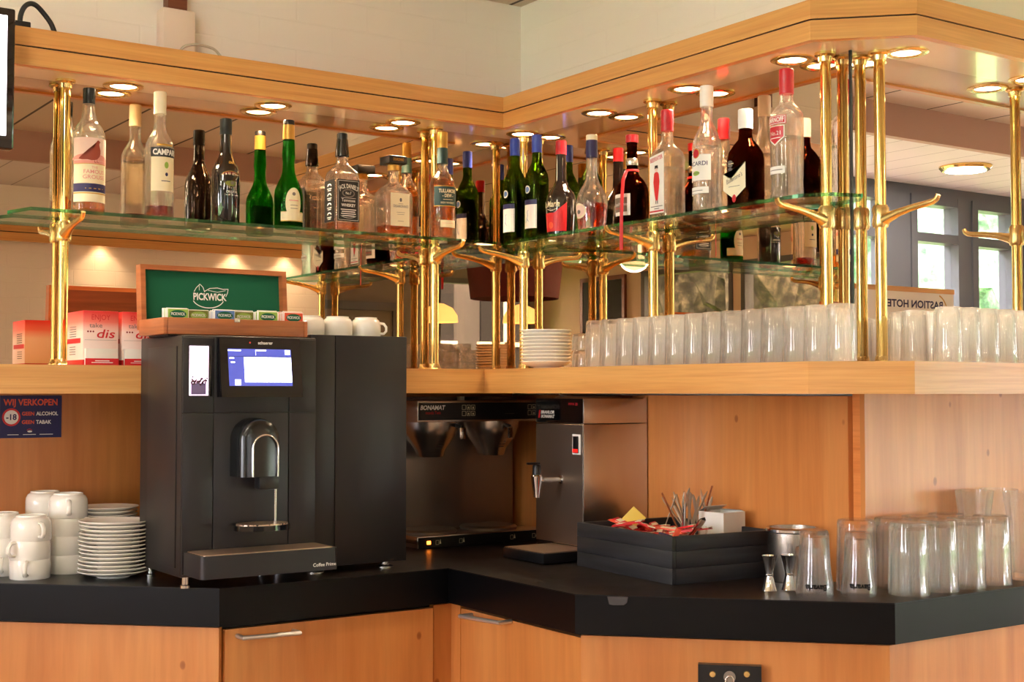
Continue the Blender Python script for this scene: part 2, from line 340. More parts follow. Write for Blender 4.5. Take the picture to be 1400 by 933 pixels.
# ------------------------------------------------------------------ printed art (text and shapes mapped onto a surface)
_tc = {}
def textgeo(t, bold):
    k = (t, bold)
    if k not in _tc:
        c = bpy.data.curves.new('t', 'FONT'); c.body = t; c.size = 1; c.align_x = 'LEFT'; c.offset = bold; c.resolution_u = 3
        o = bpy.data.objects.new('t', c); COL.objects.link(o); dg = bpy.context.evaluated_depsgraph_get(); dg.update()
        me = o.evaluated_get(dg).to_mesh(); vs = [(v.co.x, v.co.y) for v in me.vertices]; fs = [list(p.vertices) for p in me.polygons]
        o.evaluated_get(dg).to_mesh_clear(); bpy.data.objects.remove(o); bpy.data.curves.remove(c)
        _tc[k] = (vs, fs)
    return _tc[k]
class Art:
    def __init__(s): s.it = []
    def rect(s, u0, v0, u1, v1, m, l=1, n=10):
        nv = max(1, min(8, int(abs(v1 - v0) / .008))) if n > 1 else 1
        vs = [(u0 + (u1 - u0) * i / n, v0 + (v1 - v0) * j / nv) for j in range(nv + 1) for i in range(n + 1)]
        s.it.append((vs, [[j * (n + 1) + i, j * (n + 1) + i + 1, (j + 1) * (n + 1) + i + 1, (j + 1) * (n + 1) + i] for j in range(nv) for i in range(n)], m, l)); return s
    def poly(s, pts, m, l=1):
        n = len(pts); a = sum(pts[i][0] * pts[(i + 1) % n][1] - pts[(i + 1) % n][0] * pts[i][1] for i in range(n))
        if a < 0: pts = pts[::-1]
        lo, hi = min(q[0] for q in pts), max(q[0] for q in pts)
        if hi - lo < .008: s.it.append((list(pts), [list(range(n))], m, l)); return s
        b = bmesh.new(); b.faces.new([b.verts.new((q[0], q[1], 0)) for q in pts]); bmesh.ops.triangulate(b, faces=b.faces[:])
        k = lo + .004
        while k < hi: bmesh.ops.bisect_plane(b, geom=b.verts[:] + b.edges[:] + b.faces[:], plane_co=(k, 0, 0), plane_no=(1, 0, 0)); k += .004
        b.verts.index_update(); s.it.append(([(q.co.x, q.co.y) for q in b.verts], [[q.index for q in f.verts] for f in b.faces], m, l)); b.free(); return s
    def ell(s, u, v, ru, rv, m, l=1, n=28, a0=0, a1=2 * PI):
        if a1 - a0 > 6:
            vs = [(u, v)] + [(u + ru * k / 4 * math.cos(2 * PI * i / n), v + rv * k / 4 * math.sin(2 * PI * i / n)) for k in range(1, 5) for i in range(n)]
            fs = [[0, 1 + i, 1 + (i + 1) % n] for i in range(n)] + [[1 + k * n + i, 1 + (k + 1) * n + i, 1 + (k + 1) * n + (i + 1) % n, 1 + k * n + (i + 1) % n] for k in range(3) for i in range(n)]
            s.it.append((vs, fs, m, l)); return s
        return s.poly([(u + ru * math.cos(a0 + (a1 - a0) * k / n), v + rv * math.sin(a0 + (a1 - a0) * k / n)) for k in range(n)], m, l)
    def line(s, pts, w, m, l=2):
        for (a, b), (c, d) in zip(pts, pts[1:]):
            e = Vector((c - a, d - b)); 
            if e.length < 1e-7: continue
            q = Vector((-e.y, e.x)).normalized() * w / 2
            s.it.append(([(a - q.x, b - q.y), (c - q.x, d - q.y), (c + q.x, d + q.y), (a + q.x, b + q.y)], [[0, 1, 2, 3]], m, l))
        return s
    def text(s, t, u, v, h, m, l=2, w=None, shear=0, bold=.0, arc=None, rot=0, align='c'):
        vs, fs = textgeo(t, bold)
        if not vs: return s
        x0 = min(q[0] for q in vs); x1 = max(q[0] for q in vs); k = h / .7; kx = (w / (x1 - x0)) if w else k
        off = {'c': (x0 + x1) / 2, 'l': x0, 'r': x1}[align]; out = []
        for x, y in vs:
            a = (x - off) * kx; b = y * k; a += b * shear
            if arc: th = a / arc; a, b = (arc + b) * math.sin(th), (arc + b) * math.cos(th) - arc
            if rot: a, b = a * math.cos(rot) - b * math.sin(rot), a * math.sin(rot) + b * math.cos(rot)
            out.append((u + a, v + b))
        s.it.append((out, fs, m, l)); return s
    def put(s, mb, f):
        for vs, fs, m, l in s.it: mb.add([f(u, v, l) for u, v in vs], fs, m)
        return mb
def flat(o, ux, uz=(0, 0, 1), eps=.0004):
    """map art to a plane: origin o, u axis ux, v axis uz, lifted along u x v"""
    o, ux, uz = Vector(o), Vector(ux).normalized(), Vector(uz).normalized(); n = ux.cross(uz).normalized()
    return lambda u, v, l: o + ux * u + uz * v + n * eps * l
def curved(Rr, eps=.0003, z0=0, rfun=None):
    def f(u, v, l):
        r_ = (rfun(v + z0) if rfun else Rr) + .0003 + eps * l; t = u / Rr
        return Vector((r_ * math.sin(t), -r_ * math.cos(t), v + z0))
    return f
XW, YW = (1, 0, 0), (0, 1, 0)   # boards facing -Y read along +X; boards facing -X read along -Y

# ------------------------------------------------------------------ the setting
CE = 2.641; LOW = 2.492; SY = -1.422   # SY: end of the right mirror
structure(MB().box(-5.6, 5.6, -7.6, .3, -.1, 0, 'floor').build('floor'))
structure(MB().box(-5.6, 5.6, -3.2, .3, CE, CE + .1, 'ceil').box(-5.6, -1, -7.6, -3.2, CE, CE + .1, 'ceil').build('ceiling'))
structure(MB().box(-1, 5.6, -4.3, -3.24, LOW, CE + .1, 'slat').build('ceiling_low'))
structure(MB().box(-1, 5.6, -3.24, -3.2, LOW - .0, CE, 'soffit').build('trim_soffit'))
structure(MB().box(-5.6, .05, .05, .25, 0, CE, 'brick').build('wall_left'))
structure(MB().box(.05, 5.6, SY + .05, .25, 0, CE, 'brick').build('wall_right'))
structure(MB().box(-1.0, 1.35, -4.27, -4.07, 0, LOW, 'brick').build('wall_opposite'))
structure(MB().box(5.5, 5.6, -4.1, SY + .05, 0, CE, 'beige').build('wall_east'))
structure(MB().box(-1.1, -1, -7.6, -4.07, 0, CE, 'beige').build('wall_partition'))
def window_wall(name, n0, fixed, a0, a1, axis, z0, z1, posts, parts, zt=None, wallm='alu'):
    """a glazed wall: sill wall, head, posts; panes between; axis 'x' runs along x"""
    t = .08
    def bx(mb, u0, u1, zz0, zz1, m, d0=-t / 2, d1=t / 2):
        if axis == 'x': mb.box(u0, u1, fixed + d0, fixed + d1, zz0, zz1, m)
        else: mb.box(fixed + d0, fixed + d1, u0, u1, zz0, zz1, m)
    w = MB()
    if z0 > .02: bx(w, a0, a1, 0, z0, wallm)
    if parts > z1: bx(w, a0, a1, z1, parts, wallm)
    if z0 > .02 or parts > z1: structure(w.build('wall_' + name))
    for k, (u0, u1) in enumerate(posts):
        fr = MB(); e = .05
        bx(fr, u0, u0 + e, z0, z1, 'alu', -.05, .05); bx(fr, u1 - e, u1, z0, z1, 'alu', -.05, .05)
        bx(fr, u0 + e, u1 - e, z0, z0 + e, 'alu', -.048, .048); bx(fr, u0 + e, u1 - e, z1 - e, z1, 'alu', -.048, .048)
        if zt: bx(fr, u0 + e, u1 - e, zt, zt + e, 'alu', -.048, .048)
        o = structure(fr.build('window_%d' % (n0 + k)))
        g = MB(); bx(g, u0 + e, u1 - e, z0 + e, z1 - e, 'pane', -.003, .003); g.build('pane', o)
    g = MB(); last = a0; any_ = False
    for u0, u1 in posts:
        if u0 - last > .01: bx(g, last, u0, z0, z1, wallm); any_ = True
        last = u1
    if a1 - last > .01: bx(g, last, a1, z0, z1, wallm); any_ = True
    if any_: structure(g.build('wall_%s_piers' % name))
window_wall('south_glazed', 1, -4.11, 1.35, 5.5, 'x', .35, 2.44, [(1.4, 2.3), (2.4, 3.3), (3.47, 3.92), (4.0, 4.42), (4.5, 5.45)], LOW, 2.18)
window_wall('west', 6, -5.5, -7.5, .05, 'y', .9, 2.45, [(-5.9, -4.7), (-4.6, -3.4), (-3.3, -2.1), (-2.0, -.8)], CE, None, 'beige')
window_wall('south_back', 10, -7.5, -5.5, -1.1, 'x', .8, 2.45, [(-5.3, -4.2), (-2.4, -1.3)], CE, None, 'dgrey')
# grey service door in the back wall
d = structure(MB().box(-3.7, -2.8, -7.46, -7.42, 0, 2.1, 'dgrey', .004).build('door_1'))
MB().box(-3.78, -3.7, -7.46, -7.4, 0, 2.18, 'alu').box(-2.8, -2.72, -7.46, -7.4, 0, 2.18, 'alu').box(-3.7, -2.8, -7.46, -7.4, 2.1, 2.18, 'alu').build('door_frame', d)
MB().tube([(-3.6, -7.42, 1.05), (-3.6, -7.37, 1.05), (-3.48, -7.37, 1.05)], .01, 'steel').build('door_handle', d)

# mirrors
def mirror(name, b, m, label):
    return tag(MB((b[0], b[2], 1.415)).box(*b, m, 0).build(name), label, 'mirror')
mirror('wall_mirror', (-2.9, .045, 0, .045, 1.416, 2.195), 'mirror', 'long tinted wall mirror behind the left glass shelf')
mirror('wall_mirror', (0, .045, SY + .0455, -.0005, 1.416, 2.195), 'mirror', 'tinted wall mirror behind the right glass shelf')
mirror('wall_mirror', (.0, 2.9, SY - .0, SY + .045, 1.416, 2.195), 'mirror2', 'mirror on the end face of the bar pillar, reflecting windows')
for o in [o for o in bpy.data.objects if o.name.startswith('wall_mirror')][1:2]: pass
tag(MB((0, SY, 1.416)).box(-.003, .003, SY - .003, SY + .003, 1.416, 2.19, 'black').build('corner_trim_strip'), 'thin black strip along the outer corner where two mirrors meet', 'trim')

# bar ledge (upper worktop) on the wall, poly outline
def off_path(pts, d):
    """inset an open polyline to its left by d"""
    out = []; n = len(pts)
    for i in range(n):
        p = Vector(pts[i]); ns = []
        if i > 0: t = (p - Vector(pts[i - 1])).normalized(); ns.append(Vector((-t.y, t.x)))
        if i < n - 1: t = (Vector(pts[i + 1]) - p).normalized(); ns.append(Vector((-t.y, t.x)))
        q = sum(ns, Vector((0, 0))).normalized(); k = d / q.dot(ns[0]); out.append((p.x + q.x * k, p.y + q.y * k))
    return out
def strip(mb, pts, d, z0, z1, m, **kw):
    q = off_path(pts, d)
    for a, b, c, e in zip(pts, pts[1:], q[1:], q): mb.prism([a, b, c, e], z0, z1, m, **kw)
LF = [(-2.9, -.370), (-.374, -.374), (-.374, -1.628), (-.22, -1.782), (2.9, -1.782)]
LFL = [(-2.9, -.365)]
inner = [(2.9, SY - .0), (0, SY), (0, 0), (-2.9, 0)]
ledge = thing('bar_ledge', (-.2, -.9, 1.415), 'light wooden raised bar ledge running round the mirrors', 'ledge')
o = Vector((-.2, -.9, 1.415))
li = off_path(LF, .02)
mb = MB(o); mb.prism(li + inner, 1.347, 1.4145, 'wood_h'); mb.build('ledge_top', ledge)
for k, (a, b, c, e) in enumerate(zip(LF, LF[1:], li[1:], li)):
    mb = MB(o); mb.prism([a, b, c, e], 1.346, 1.415, 'wood_h' if k != 99 else 'wood_edge'); mb.build('edge_strip', ledge)
# panel body under ledge
bp = tag(MB((-1.5, -.06, .9)).box(-2.9, -.0605, -.06, .045, 0, 1.346, 'wood_v').build('back_panel'), 'orange wooden panel below the ledge behind cups and coffee machine', 'panel')
bp = thing('back_panel', (-.06, -.8, .9), 'golden wooden panel below the ledge behind the black utensil box', 'panel')
mb = MB((-.06, -.8, .9)); mb.box(-.06, .045, SY - .035, -.061, 0, 1.34, 'wood_v'); mb.build('board', bp)
MB((-.06, -.8, .9)).box(-.045, .045, SY - .06, SY - .036, 0, 1.346, 'wood_edge').build('corner_post', bp)
tag(MB((1, SY - .06, .9)).box(-.048, 2.9, SY - .075, SY - .061, 0, 1.346, 'wood_v').box(.05, 2.9, SY - .0605, SY + .045, 0, 1.346, 'wood_v').build('back_panel'), 'pinkish sunlit wooden panel behind the drinking glasses at right', 'panel')

# pelmet
PF = [(-2.9, -.17), (-.17, -.17), (-.17, -1.452), (-.0, -1.622), (2.9, -1.622)]
pel = thing('light_pelmet', (-.17, -.8, 2.172), 'wooden pelmet with dark groove and downlights above the mirrors', 'pelmet'); o = Vector((-.17, -.8, 2.172))
mb = MB(o); strip(mb, PF, .022, 2.172, 2.218, 'wood_h', mbot='wood_edge'); mb.build('lower_fascia', pel)
mb = MB(o); strip(mb, off_path(PF, .006), .016, 2.2175, 2.2225, 'dark'); mb.build('groove', pel)
mb = MB(o); strip(mb, PF, .022, 2.222, 2.268, 'wood_h'); mb.build('upper_fascia', pel)
mb = MB(o); mb.prism(off_path(PF, .0225) + inner, 2.178, 2.196, 'under'); mb.build('underside_board', pel)
mb = MB(o); mb.prism(off_path(PF, .0225) + [(2.9, SY + .04), (.045, SY + .04), (.045, .045), (-2.9, .045)], 2.25, 2.262, 'wood_edge'); mb.build('top_board', pel)
UZ = 2.178

def downlight(x, y, z, label, group, e=13, r=.042, first=None, lens='lens'):
    t = thing('recessed_downlight', (x, y, z), label, 'light', group)
    MB().lathe([(r, .002), (r + .012, .0), (r + .012, -.003), (r + .004, -.0065), (r - .004, -.006), (r - .007, -.001), (r, .002)], 'brass_cast', seg=40).build('rim', t)
    MB().lathe([(0, -.0016), (r - .007, -.0016), (r - .007, .002), (0, .002)], lens, seg=32).build('lens', t)
    l = bpy.data.lights.new('lamp', 'SPOT'); l.energy = e; l.color = (1, .80, .55); l.spot_size = math.radians(130); l.spot_blend = .9; l.shadow_soft_size = .03
    lo = bpy.data.objects.new('lamp', l); COL.objects.link(lo); lo.parent = t; lo.location = (0, 0, -.01)
    return t
dn = ['left-hand pelmet downlight above the clear spirit and whisky bottles', 'pelmet downlight above the two green and black bottles left of centre', 'pelmet downlight above the square bottles near the corner',
      'pelmet downlight in the inner corner above the blue-capped wine bottles', 'pelmet downlight between the corner and the second brass post at right', 'pelmet downlight above the frosted white-capped bottle', 'pelmet downlight just left of the paired brass posts', 'pelmet downlight on the end face right of the brass posts']
for k, (x, y) in enumerate([(-1.33, -.052), (-.892, -.052), (-.461, -.052), (-.052, -.108), (-.052, -.503), (-.052, -.892), (-.052, -1.281), (.125, -1.487)]):
    downlight(x, y, UZ, dn[k], 'pelmet downlights')
downlight(-1.77, -.052, UZ, 'pelmet downlight at far left behind the screen', 'pelmet downlights')
downlight(.62, -1.487, UZ, 'pelmet downlight at far right of the end face', 'pelmet downlights')
# brass room lamp, and globes added to brighten upper walls and ceiling
def room_lamp(x, y, z, label, e=16, r=.09):
    t = thing('ceiling_lamp', (x, y, z), label, 'light', 'round brass lamps in the low ceiling')
    MB().lathe([(r - .012, .002), (r, -.012), (r + .02, -.02), (r + .03, -.008), (r + .03, .002)], 'brass', seg=32).build('rim', t)
    MB().lathe([(0, -.006), (r - .01, -.006), (r - .01, .0), (0, 0)], 'lens2', seg=32).build('lens', t)
    l = bpy.data.lights.new('lamp', 'AREA'); l.shape = 'DISK'; l.size = 2 * r; l.energy = e; l.color = (1, .9, .75)
    lo = bpy.data.objects.new('lamp', l); COL.objects.link(lo); lo.parent = t; lo.location = (0, 0, -.024)
def globe(x, y, z, e, label='added opal globe fill lamp hanging below the room ceiling'):  # added fill lamp, lifts the light on upper walls and ceiling
    t = thing('fill_globe_lamp', (x, y, z), label, 'lamp', 'added opal globe fill lamps of the room')
    MB().lathe([(.02, .12), (.07, .098), (.105, .055), (.12, 0), (.105, -.055), (.07, -.098), (.0, -.12)], 'opal', seg=28).build('globe', t)
    MB().tube([(0, 0, .12), (0, 0, CE - z)], .008, 'brass', 10).build('stem', t)
    l = bpy.data.lights.new('lamp', 'POINT'); l.energy = e; l.shadow_soft_size = .13; l.color = (1, .93, .84)
    lo = bpy.data.objects.new('lamp', l); COL.objects.link(lo); lo.parent = t
for x, y, e in ((-2.2, -1.3, 36), (-3.8, -1.8, 40), (-2.0, -5.6, 30), (-4.3, -4.6, 40), (-3.1, -3.4, 34)): globe(x, y, 2.42, e)
room_lamp(3.236, -3.53, LOW, 'round brass lamp reflected in the end mirror below the white ceiling boards', 10, .1)

# brass posts
def post(x, y, dx, dy, label, arm=True, z0=1.415, z1=UZ):
    t = thing('brass_post', (x, y, z0), label, 'post', 'brass shelf posts'); H = z1 - z0; r = .0135
    MB().lathe([(0, 0), (r, 0), (r, H), (0, H)], 'brass', seg=28).build('pole', t)
    MB().lathe([(r, 0), (.023, 0), (.023, .006), (.017, .012), (r + .002, .022), (r, .022)], 'brass_cast', seg=28).build('base_collar', t)
    MB().lathe([(r, H - .022), (r + .003, H - .022), (.018, H - .01), (.026, H - .006), (.026, H), (r, H)], 'brass_cast', seg=28).build('top_collar', t)
    if arm:
        zc = 1.776 - z0; b = MB()
        b.lathe([(r, zc - .028), (r + .004, zc - .028), (r + .007, zc - .02), (r + .005, zc), (r + .007, zc + .018), (r + .003, zc + .026), (r, zc + .026)], 'brass_cast', seg=28)
        pts = [(.010, -.006), (.03, .0), (.06, .008), (.10, .015), (.135, .019), (.155, .022), (.165, .027), (.17, .036)]
        rr = [.016, .0125, .0095, .008, .0075, .0072, .0068, .006]
        b.tube([(dx * a, dy * a, zc - .004 + c) for a, c in pts], rr, 'brass_cast', 14)
        b.build('bracket', t)
    return t
post(-1.478, -.03, 0, -1, 'brass post at the left end of the left glass shelf')
post(-.334, -.03, 0, -1, 'brass post right behind the amber whiskey bottle with dark green label')
post(-.03, -.08, -1, 0, 'brass post in the inner corner behind the blue-capped wine bottles')
post(-.03, -.72, -1, 0, 'brass post behind the bottle with the red ribbon')
post(-.03, -1.369, -1, 0, 'left one of the two brass posts at the outer mirror corner')
post(.068, SY - .03, 0, -1, 'brass post right of the dark mirror corner, bracket holding no shelf')
post(.69, SY - .03, 0, -1, 'brass post at the far right edge of the end mirror')

# glass shelves
GT = 1.815
def glass_shelf(pts, label, o):
    q = MB(o); q.prism(pts, GT - .009, GT, 'shelfedge', 'shelf', 'shelf'); tag(q.build('glass_shelf', ang=20), label, 'shelf')
glass_shelf([(-1.60, -.003), (-1.63, -.06), (-1.60, -.17), (-.176, -.17), (-.14, -.13), (-.02, -.003)][:3] + [(-.20, -.17), (-.176, -.158), (-.022, -.003)], 'left glass shelf with polished green edge carrying seven bottles', (-.9, -.08, GT))
glass_shelf([(-.003, -.02), (-.158, -.178), (-.172, -.20), (-.172, -1.415), (-.13, -1.475), (-.05, -1.50), (-.003, -1.45)], 'right glass shelf with green edge carrying nine bottles', (-.08, -.7, GT))

# ------------------------------------------------------------------ counter
CT = .9
CF = [(-1.9, -.128), (-1.305, -.69), (-.686, -.685), (-.686, -1.222), (-.201, -1.707), (1.2, -1.707)]
ctr = thing('bar_counter', (-.5, -.7, .81), 'black stone-look counter top with angled front edge', 'counter'); o = Vector((-.5, -.7, .81))
mb = MB(o); mb.prism(CF + [(1.2, SY - .0751), (-.0601, SY - .0751), (-.0605, -.0605), (-1.9, -.0605)], .812, CT, 'counter'); mb.build('worktop', ctr)
mb = MB(o); strip(mb, off_path(CF, -.0015), .004, .8125, .8985, 'edge_black'); mb.build('front_edge', ctr)
mb = MB(o); mb.prism([(-.545 - .02, -1.363 + .0), (-.497, -1.4135), (-.5, -1.4165), (-.568, -1.3663 + .0)], .872, .8995, 'steel_dark')
# base cabinets
base = off_path(CF, .022)
bm_ = thing('counter_cabinet', (-.4, -.5, 0), 'wooden base of the bar counter with plain vertical panels', 'cabinet'); o = Vector((-.4, -.5, 0))
bi = off_path(CF, .045)
MB(o).prism(bi + [(1.2, SY - .076), (-.0605, SY - .076), (-.0605, -.0605), (-1.9, -.0605)], .02, .8115, 'dark').build('carcass', bm_)
def panel(a, b, z0=.08, z1=.806, th=.02, name='panel', par=bm_, m='wood_v', o=o, inset=0):
    a, b = Vector(a), Vector(b); t = (b - a).normalized(); n = Vector((-t.y, t.x)); a = a + n * inset; b = b + n * inset
    return MB(o).prism([a[:], b[:], (b + n * th)[:], (a + n * th)[:]], z0, z1, m).build(name, par)
B0, B1, B2, B3, B4, B5 = [Vector(q) for q in base]
panel(B0, B1)
def lerp(a, b, t): return a + (b - a) * t
dl, dr = on(308, 880, 1, B1.y).x, on(592, 880, 1, B1.y).x
panel(Vector((dr + .004, B2.y)), B2)
ra, rb = on(630, 880, 0, B2.x).y, on(795, 880, 0, B2.x).y
panel(B2, Vector((B2.x, ra + .003)))
panel(B3, lerp(B3, B4, 1)); panel(B4, B5)
def cab(name, a, b, h0, h1, label):
    t = thing(name, ((a[0] + b[0]) / 2, (a[1] + b[1]) / 2, .08), label, 'cabinet door'); oo = t.location.copy()
    panel(a, b, .085, .80, .019, 'door_panel', t, 'wood_v', oo, 0)
    h0, h1 = Vector(h0), Vector(h1); d_ = (h1 - h0).normalized(); A, Bv = Vector(a), Vector(b); tt = (Bv - A).normalized(); n = Vector((tt.y, -tt.x, 0))
    q = MB(oo); q.tube([h0 - n * .036, h0 - n * .01, h0, h0 + d_ * .01, h1 - d_ * .01, h1, h1 - n * .01, h1 - n * .036], .0055, 'handle', 12); q.build('handle', t)
hy = B1.y - .037
cab('cabinet_door', (dl, B1.y), (dr, B1.y), on(333, 873, 1, hy), on(410, 866, 1, hy), 'orange wooden cabinet door below the coffee machine')
hx = B2.x - .037
cab('cabinet_door', (B2.x, ra), (B2.x, B3.y), on(629, 843, 0, hx), on(682, 852, 0, hx), 'wooden cabinet door right of the inner counter corner')
# latch plate on the chamfer panel
pa = lerp(B3, B4, (on(953, 905, 0, -.5).x + .665) / .49)
def chamf(xpix, ypix):
    d = F * FW + (xpix - 700) * R + (466.5 - ypix) * UP; n = Vector((-1, -1, 0)); t = (Vector((B3.x, B3.y, 0)) - EYE).dot(n) / d.dot(n); return EYE + d * t
la, lb = chamf(955, 906), chamf(1041, 906); nrm = Vector((-1, -1, 0)).normalized()
lt = thing('wall_bottle_opener', la, 'black latch plate with metal loop on the front panel', 'fitting'); mid = (la + lb) / 2; wd = (lb - la).length
fx = (lb - la).normalized(); zt = la.z
def LP(u, n_, z): return mid + fx * u + nrm * n_ + Z * (z - mid.z)
mb = MB(la); mb.prism([LP(-wd / 2, 0, 0)[:2], LP(wd / 2, 0, 0)[:2], LP(wd / 2, .022, 0)[:2], LP(-wd / 2, .022, 0)[:2]], zt - .12, zt, 'black'); mb.build('plate', lt)
for s_ in (-1, 1): MB(la).lathe([(0, .002), (.006, .002), (.0075, 0)], 'brass_cast', LP(s_ * wd * .27, .023, zt - .019), 20, axis=nrm).build('screw', lt)
mb = MB(la); c0 = LP(-.008, .028, zt - .05); mb.tube([c0 - Z * .03, c0, c0 + Z * .022, c0 + Z * .028 + fx * .004, c0 + Z * .028 + fx * .012, c0 + Z * .022 + fx * .016, c0 + fx * .016, c0 + fx * .016 - Z * .03], .0022, 'steel', 8)
mb.lathe([(0, 0), (.013, 0), (.013, .004), (0, .004)], 'steel_dark', LP(0, .0215, zt - .025), 24, axis=nrm); mb.build('latch_loop', lt)
# worn chip on counter edge
ca, cb2 = chamf(831, 816), chamf(860, 816)
Q_ = lambda p, n_, z: (p.x + nrm.x * n_, p.y + nrm.y * n_, z); off_ = (Vector((CF[3][0], CF[3][1], 0)) - Vector((B3.x, B3.y, 0))).dot(nrm) + .0022
mb = MB((ca.x, ca.y, .87)); zt_ = .8975; pts_ = [(0, .0), (.03, -.0), (.12, -.017), (.3, -.019), (.8, -.018), (.95, -.013), (1, 0)]
mb.add([Q_(ca.lerp(cb2, a_), off_, zt_ + b_) for a_, b_ in pts_], [list(range(7))], 'grey'); tag(mb.build('tape_patch', ctr, fix=False, loc=(ca.x + .5, ca.y + .7, .06))) if False else None
mb = MB(ctr.location); mb.add([Q_(ca.lerp(cb2, a_), off_, zt_ + b_) for a_, b_ in pts_] + [Q_(ca.lerp(cb2, a_), off_ - .002, zt_ + b_) for a_, b_ in pts_], [list(range(7)), list(range(7, 14))[::-1]] + [[i, (i + 1) % 7, 7 + (i + 1) % 7, 7 + i] for i in range(7)], 'patch'); mb.build('worn_patch', ctr)

# ------------------------------------------------------------------ coffee machine
mx0, mx1, my0, my1 = -1.386, -1.045, -.657, -.376; mz0, mz1 = .925, 1.481
cm = thing('coffee_machine', (-1.22, -.52, .9), 'tall black coffee machine with lit touchscreen', 'coffee machine'); o = Vector((-1.22, -.52, .9))
mb = MB(o); mb.box(mx0, mx1, my0 + .004, my1, mz0, mz1, 'anth2', .004)
mb.build('housing', cm)
mb = MB(o); yf = my0
w = mx1 - mx0; xs1 = on(250 + 14, 560, 1, yf).x; xs2 = on(395, 560, 1, yf).x; zs = on(300, 565, 1, yf).z
g = .0009
for a, b in ((mx0 + .002, on(292, 560, 1, yf).x), (on(292, 560, 1, yf).x, xs2), (xs2, mx1 - .002)):
    for c, e in ((mz0 + .006, zs), (zs, mz1 - .004)): mb.box(a + g, b - g, yf, yf + .006, c + g, e - g, 'anth', .0015)
mb.build('front_panel', cm)
mb = MB(o); mb.box(mx0 - .003, mx0 + .001, my0 + .03, my1 - .06, mz0 + .02, mz1 - .025, 'anth2', .0012); mb.build('side_panel', cm)
for x, yy_ in ((mx0 + .02, (my0 + .02, my1 - .03)), (mx1 - .03, (my0 + .15, my1 - .03))):
    for y in yy_: MB(o).lathe([(0, 0), (.013, 0), (.013, .006), (.009, .008), (.009, .026), (0, .026)], 'chrome', (x, y, CT), 20).build('foot', cm)
# lit bean hopper window
a, b = on(259, 473, 1, yf - .001), on(288, 541, 1, yf - .001)
mb = MB(o); mb.box(a.x - .002, b.x + .002, yf - .0015, yf + .001, b.z - .002, a.z + .002, 'gloss_black'); mb.box(a.x, b.x - .006, yf - .0025, yf, b.z, a.z, 'beans', .001)
mb.build('bean_window', cm)
zb = on(270, 522, 1, yf).z
mb = MB(o); 
for k in range(46): mb.lathe([(0, -.0028), (.0026, 0), (0, .0028)], 'beand', (random.uniform(a.x + .003, b.x - .009), yf - .0035, zb + random.gauss(0, .004)), 8)
mb.box(a.x + .004, b.x - .012, yf - .0032, yf - .002, b.z + .002, zb - .004, M['purple'], 0); p_ = mb.build('coffee_beans', cm)
# touchscreen slab, tilted
a, b = on(300, 461, 1, yf - .02), on(411, 543, 1, yf - .02)
sc = MB(o); sx0, sx1, sz0, sz1 = a.x, on(404, 461, 1, yf - .02).x, b.z, a.z
tl = .012
def slab(mb, x0, x1, z0, z1, yb, yt, m, th=.016):
    """leaning slab: bottom edge at yb (nearer), top at yt"""
    vs = [(x0, yb, z0), (x1, yb, z0), (x1, yt, z1), (x0, yt, z1), (x0, yb + th, z0), (x1, yb + th, z0), (x1, yt + th, z1), (x0, yt + th, z1)]
    mb.add(vs, [(0, 1, 2, 3), (5, 4, 7, 6), (1, 5, 6, 2), (4, 0, 3, 7), (3, 2, 6, 7), (4, 5, 1, 0)], m)
slab(sc, sx0, sx1 + .012, sz0, sz1, yf - .038, yf - .018, 'gloss_black', .03)
sc.build('touchscreen', cm)
n_ = Vector((0, -1, -.02 / (sz1 - sz0) * 0)).normalized()
A_ = Art(); ux = Vector((1, 0, 0)); uz = Vector((0, .02, sz1 - sz0)).normalized(); W_ = sx1 + .012 - sx0; H_ = sz1 - sz0
sa = on(313, 476, 1, yf - .03); sb = on(397, 528, 1, yf - .03)
u0, u1, v0, v1 = sa.x - sx0, sb.x - sx0 + .004, sb.z - sz0, sa.z - sz0
A_.rect(u0, v0, u1, v1, 'scr', 1)
uu = lambda t: u0 + (u1 - u0) * t; vv = lambda t: v0 + (v1 - v0) * t
for r_ in range(2):
    for c_ in range(4): A_.rect(uu(.245 + c_ * .188), vv(.10 + r_ * .345), uu(.245 + c_ * .188 + .183), vv(.10 + r_ * .345 + .33), 'scrw', 3, 1)
A_.rect(uu(0), vv(.94), uu(.2), vv(.97), 'scrw', 3, 1).rect(uu(.43), vv(.95), uu(.6), vv(.975), 'scrw', 3, 1).rect(uu(.9), vv(.86), uu(.98), vv(.98), 'scrw', 3, 1)
A_.rect(uu(.02), vv(.73), uu(.09), vv(.76), 'scrw', 3, 1).rect(uu(.04), vv(.62), uu(.1), vv(.65), 'scrw', 3, 1).rect(uu(.09), vv(.02), uu(.18), vv(.17), 'scrw', 3, 1).rect(uu(.43), vv(.83), uu(.434), vv(.95), 'scrw', 3, 1)
A_.rect(uu(0), vv(.79), uu(1), vv(.80), 'navy', 2, 1)
mb = MB(o); f = flat((sx0, yf - .038, sz0), ux, uz); A_.put(mb, f); mb.build('display', cm, fix=False)
A_ = Art(); A_.text('schaerer', W_ * .56, H_ * .90, .0075, 'paper', 2, bold=.02).ell(W_ * .37, H_ * .925, .0022, .0022, 'red', 2)
mb = MB(o); A_.put(mb, f); mb.build('maker_lettering', cm, fix=False)
